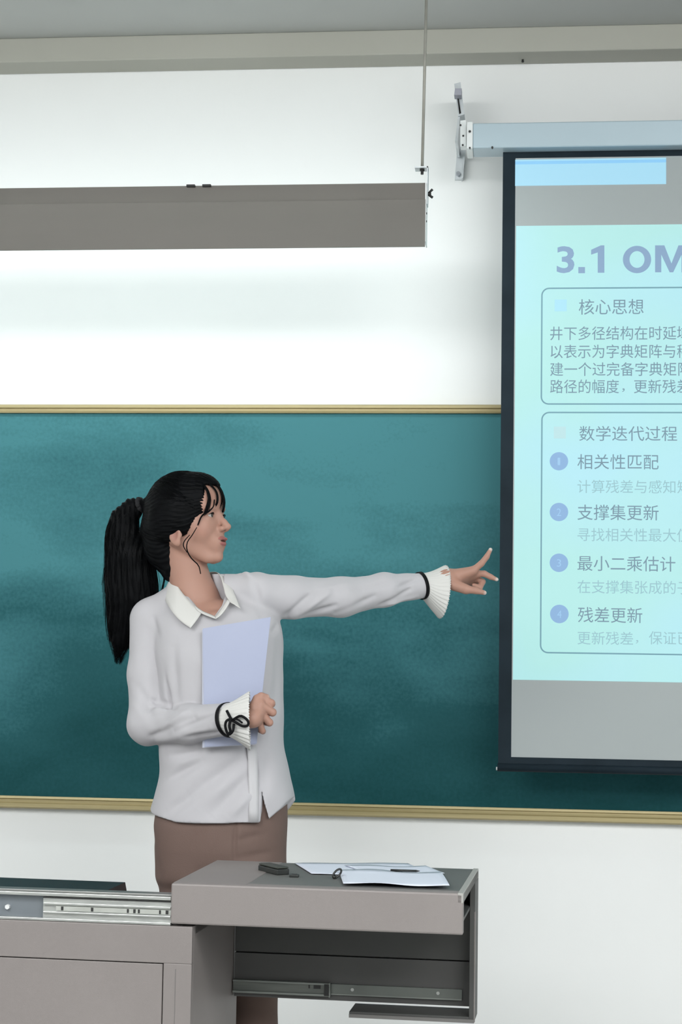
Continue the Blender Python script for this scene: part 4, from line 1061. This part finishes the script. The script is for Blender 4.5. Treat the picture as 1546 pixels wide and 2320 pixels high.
# pleated bell cuffs
def ruffle(name, c0, ax0, r0, c1, ax1, rz1, ry1, pleats, bow, amp):
    """bell from the ring at c0 to the ring at c1; rings lie square to their axes"""
    nt_, ns = pleats*6, 12; V_ = []
    ax0 = ax0/np.linalg.norm(ax0); ax1 = ax1/np.linalg.norm(ax1)
    for j in range(ns+1):
        s = j/ns; ax = ax0*(1-s)+ax1*s; ax /= np.linalg.norm(ax)
        c = c0*(1-s)+c1*s + bow*math.sin(math.pi*s)
        v = np.array([0, 0, 1.])-ax*ax[2]; v /= np.linalg.norm(v); u = np.cross(ax, v)
        g = s**1.15
        for i in range(nt_):
            t = 2*math.pi*i/nt_; pl = amp*(.25+.75*s)*math.sin(pleats*t)
            rz = r0*(1-g)+rz1*g; ry = r0*(1-g)+ry1*g
            V_.append(c+v*(rz+pl)*math.cos(t)+u*(ry+pl)*math.sin(t)+ax*(.0015*s*math.sin(pleats*t*2)))
    F_ = [(j*nt_+i, j*nt_+(i+1) % nt_, (j+1)*nt_+(i+1) % nt_, (j+1)*nt_+i) for j in range(ns) for i in range(nt_)]
    me = bpy.data.meshes.new(name); me.from_pydata([tuple(a) for a in V_], [], F_); me.update()
    o = link(name, me, collar_m, None, True); md = o.modifiers.new('t', 'SOLIDIFY'); md.thickness = .0012; md.offset = 0
    return own(o, shirt)
ribbon = new_mat('ribbon_black', (.003, .003, .004), .6, spec=.15)
def band(name, c, ax, rz, ry, wd):
    ax = ax/np.linalg.norm(ax); v = np.array([0, 0, 1.])-ax*ax[2]; v /= np.linalg.norm(v); u = np.cross(ax, v); V_ = []
    for s, k in ((-1, 0), (-1, 1), (1, 1), (1, 0)):
        for i in range(40):
            t = 2*math.pi*i/40; V_.append(c+ax*s*wd/2+v*(rz+.0016*k)*math.cos(t)+u*(ry+.0016*k)*math.sin(t))
    F_ = [(j*40+i, j*40+(i+1) % 40, ((j+1) % 4)*40+(i+1) % 40, ((j+1) % 4)*40+i) for j in range(4) for i in range(40)]
    me = bpy.data.meshes.new(name); me.from_pydata([tuple(a) for a in V_], [], F_); me.update()
    return own(link(name, me, ribbon, None, True), shirt)
axl = (WL-EL)/np.linalg.norm(WL-EL)
ruffle('pleated_cuff', W(957, 1327, .238), axl, .0335, W(1004, 1341, .268), np.array([.88, .42, -.10]), .0715, .050, 34, np.array([0, 0, -.004]), .0008)
band('cuff_ribbon', W(955, 1327, .236), axl+[0, 0, .06], .0360, .0360, .0095)
axr = (WR-W(430, 1640, -.112)); axr /= np.linalg.norm(axr)
ruffle('pleated_cuff', W(519, 1631, -.186), axr, .038, W(566, 1633, -.200), np.array([.97, .12, .03]), .070, .042, 32, np.array([0, 0, .0]), .0009)
band('cuff_ribbon', W(518, 1631, -.186), axr+[0, 0, .10], .0415, .0415, .010)
fy = -.240
def rib(pts, r=.0032): return tube_np(spline([W(*a) for a in pts], 22), r, 8, (1.0, 1.0))
own(from_bm_tubes('ribbon_bow', [rib([(526, 1632, fy), (545, 1622, fy-.008), (561, 1632, fy-.008), (562, 1643, fy-.006), (550, 1645, fy-.006), (535, 1637, fy-.002), (526, 1632, fy)]),
    rib([(524, 1628, fy), (513, 1634, fy-.004), (511, 1648, fy-.002), (518, 1664, fy), (528, 1656, fy-.004), (530, 1640, fy)], .0032),
    rib([(522, 1630, fy), (520, 1645, fy-.004), (522, 1658, fy-.002), (515, 1668, fy+.002)], .0034), rib([(514, 1610, fy+.006), (520, 1622, fy), (527, 1634, fy)], .0034),
    rib([(527, 1630, fy-.003), (538, 1630, fy-.008), (550, 1638, fy-.006)], .0022)], ribbon, None), shirt)

# trousers, shoes
tro_m = noisy('trouser_taupe', (.155, .105, .090), (.178, .122, .105), 6, .8, bump=.25, bscale=350, spec=.2)
TR = [(1800, 362, 650, .118), (1870, 352, 648, .125), (1920, 352, 647, .125), (1965, 356, 646, .120), (2010, 360, 646, .112)]
rz_ = np.array([W(480, r[0])[2] for r in TR][::-1]); rl_ = np.array([W(r[1], r[0])[0] for r in TR][::-1]); rr_ = np.array([W(r[2], r[0])[0] for r in TR][::-1]); rb_ = np.array([r[3] for r in TR][::-1])
TLg = [W(432, 1990, .0), W(434, 2200, -.005), W(440, 2500, .02)]; TRg = [W(571, 1990, .01), W(574, 2200, .01), W(576, 2500, .04)]
for q_ in (TLg, TRg): q_[2][2] = DAIS+.05
def trouser_sdf(p):
    z = p[:, 2]; l = np.interp(z, rz_, rl_); r = np.interp(z, rz_, rr_); bq = np.interp(z, rz_, rb_)
    x_ = np.abs(p[:, 0]-(l+r)/2); y_ = np.abs(p[:, 1]-YP-.005); a = (r-l)/2; k = ((x_/a)**2.5+(y_/bq)**2.5)**.4+1e-6
    d = (k-1)*np.sqrt(x_*x_+y_*y_)/k*.9; d = np.where(k < .3, -.07, d)
    d = smax(d, z-rz_[-1], .004); d = smax(d, W(480, 2000)[2]-z, .02)
    lg = smin(chain(p, TLg, [.080, .072, .066], .02), chain(p, TRg, [.078, .062, .058], .02), .008)
    lg = smax(lg, DAIS+.03-z, .002)
    return smin(d, lg, .02)
tlo, thi = bb_of(TLg+TRg, .1); thi[2] = rz_[-1]+.02; tlo[0] -= .03; thi[0] += .03; tlo[1] = YP-.16; thi[1] = YP+.17
V, F = sdf_mesh(trouser_sdf, tlo, thi, .0045)
V = relax(V, F, 2, .5); N = vnormals(V, F); disp = np.zeros(len(V))
for a, b_, w_, dep in ((W(533, 1866, -.12), W(530, 1960, -.115), .005, .006), (W(545, 1870, -.12), W(537, 1930, -.12), .010, -.003), (W(540, 1945, -.115), W(620, 1930, -.08), .010, .004),
                       (W(520, 1960, -.115), W(430, 1980, -.11), .012, .003), (W(530, 1905, -.12), W(600, 1890, -.1), .008, .003), (W(352, 1890, -.02), W(372, 1990, -.06), .010, .004)):
    ba = b_-a; t = np.clip(((V-a)@ba)/(ba@ba), 0, 1); dv = V-a-t[:, None]*ba; dv[:, 1] *= .35
    disp -= dep*np.sin(np.pi*np.clip(.1+.8*t, 0, 1))*np.exp(-((dv**2).sum(1))/w_**2)
disp += .0015*np.sin(30*V[:, 0]+22*V[:, 2])*np.sin(25*V[:, 2]-9*V[:, 0])
tro = own(mesh_np('trousers', V+N*disp[:, None], F, tro_m, None, True))
shoe_m = new_mat('shoe_white', (.7, .7, .68), .5); sole_m = new_mat('shoe_sole', (.8, .8, .78), .6)
for c_ in (TLg[2], TRg[2]):
    def shoe_sdf(p, c_=c_):
        g0 = DAIS+.018
        d = cap(p, (c_[0], c_[1]+.03, g0+.022), (c_[0]+.01, c_[1]-.13, g0+.012), .034, .030)
        d = smin(d, cap(p, (c_[0], c_[1]+.02, g0+.03), (c_[0], c_[1]+.02, g0+.06), .036, .034), .02)
        return smax(d, g0-p[:, 2], .003)
    V, F = sdf_mesh(shoe_sdf, np.array([c_[0]-.06, c_[1]-.2, DAIS]), np.array([c_[0]+.07, c_[1]+.1, DAIS+.14]), .005)
    sh_ = own(mesh_np('shoe', V, F, shoe_m, None, True))
    pts = [(math.cos(t)*.036+(.01 if math.sin(t) < 0 else 0), math.sin(t)*.036+(.03 if math.sin(t) > 0 else -.13)) for t in np.linspace(0, 2*math.pi, 25)[:-1]]
    bm = bmesh.new(); A = [bm.verts.new((c_[0]+a, c_[1]+b_, DAIS+.0005)) for a, b_ in pts]; Bv = [bm.verts.new((c_[0]+a, c_[1]+b_, DAIS+.02)) for a, b_ in pts]
    bm.faces.new(A); bm.faces.new(Bv)
    for i in range(24): bm.faces.new([A[i], A[(i+1) % 24], Bv[(i+1) % 24], Bv[i]])
    bmesh.ops.recalc_face_normals(bm, faces=bm.faces); me = bpy.data.meshes.new('sole'); bm.to_mesh(me); bm.free()
    own(link('sole', me, sole_m), sh_)

# folder held against the blouse
fo = empty('document_folder', tuple(W(535, 1550, -.148))); tag(fo, 'pale blue document folder held against the white blouse', 'folder')
def quad_slab(name, cs, th, mat, off=0.0):
    c4 = [W(*c) for c in cs]; n_ = np.cross(c4[1]-c4[0], c4[3]-c4[0]); n_ /= np.linalg.norm(n_)
    if n_[1] > 0: n_ = -n_
    N_ = 12; V_ = []
    for k in (0, 1):
        for j in range(N_+1):
            for i in range(N_+1):
                s, t = i/N_, j/N_
                p_ = (1-t)*((1-s)*c4[0]+s*c4[1])+t*((1-s)*c4[3]+s*c4[2]); V_.append(p_+n_*(off+th*k-.0015*(2*s-1)**2))
    m_ = (N_+1)**2; F_ = []
    for j in range(N_):
        for i in range(N_):
            a = j*(N_+1)+i; F_ += [(a, a+1, a+N_+2, a+N_+1), (m_+a, m_+a+N_+1, m_+a+N_+2, m_+a+1)]
    for i in range(N_):
        for a, b_ in ((i, i+1), (i+1+N_*(N_+1), i+N_*(N_+1)), ((i+1)*(N_+1), i*(N_+1)), (i*(N_+1)+N_, (i+1)*(N_+1)+N_)): F_.append((a, m_+a, m_+b_, b_))
    me = bpy.data.meshes.new(name); me.from_pydata([tuple(a) for a in V_], [], F_); me.update()
    return rel(link(name, me, mat, None, False), fo)
fold_m = noisy('folder_plastic', (.355, .385, .52), (.38, .41, .545), 3, .3, spec=.5)
page_m = new_mat('folder_pages', (.45, .47, .56), .6)
quad_slab('pages', [(459, 1694, -.136), (579, 1687, -.138), (612, 1401, -.128), (458, 1427, -.128)], .0022, page_m, 0.0)
quad_slab('cover', [(464, 1692, -.137), (582, 1685, -.139), (614, 1398, -.129), (460, 1424, -.129)], .0010, fold_m, .0026)
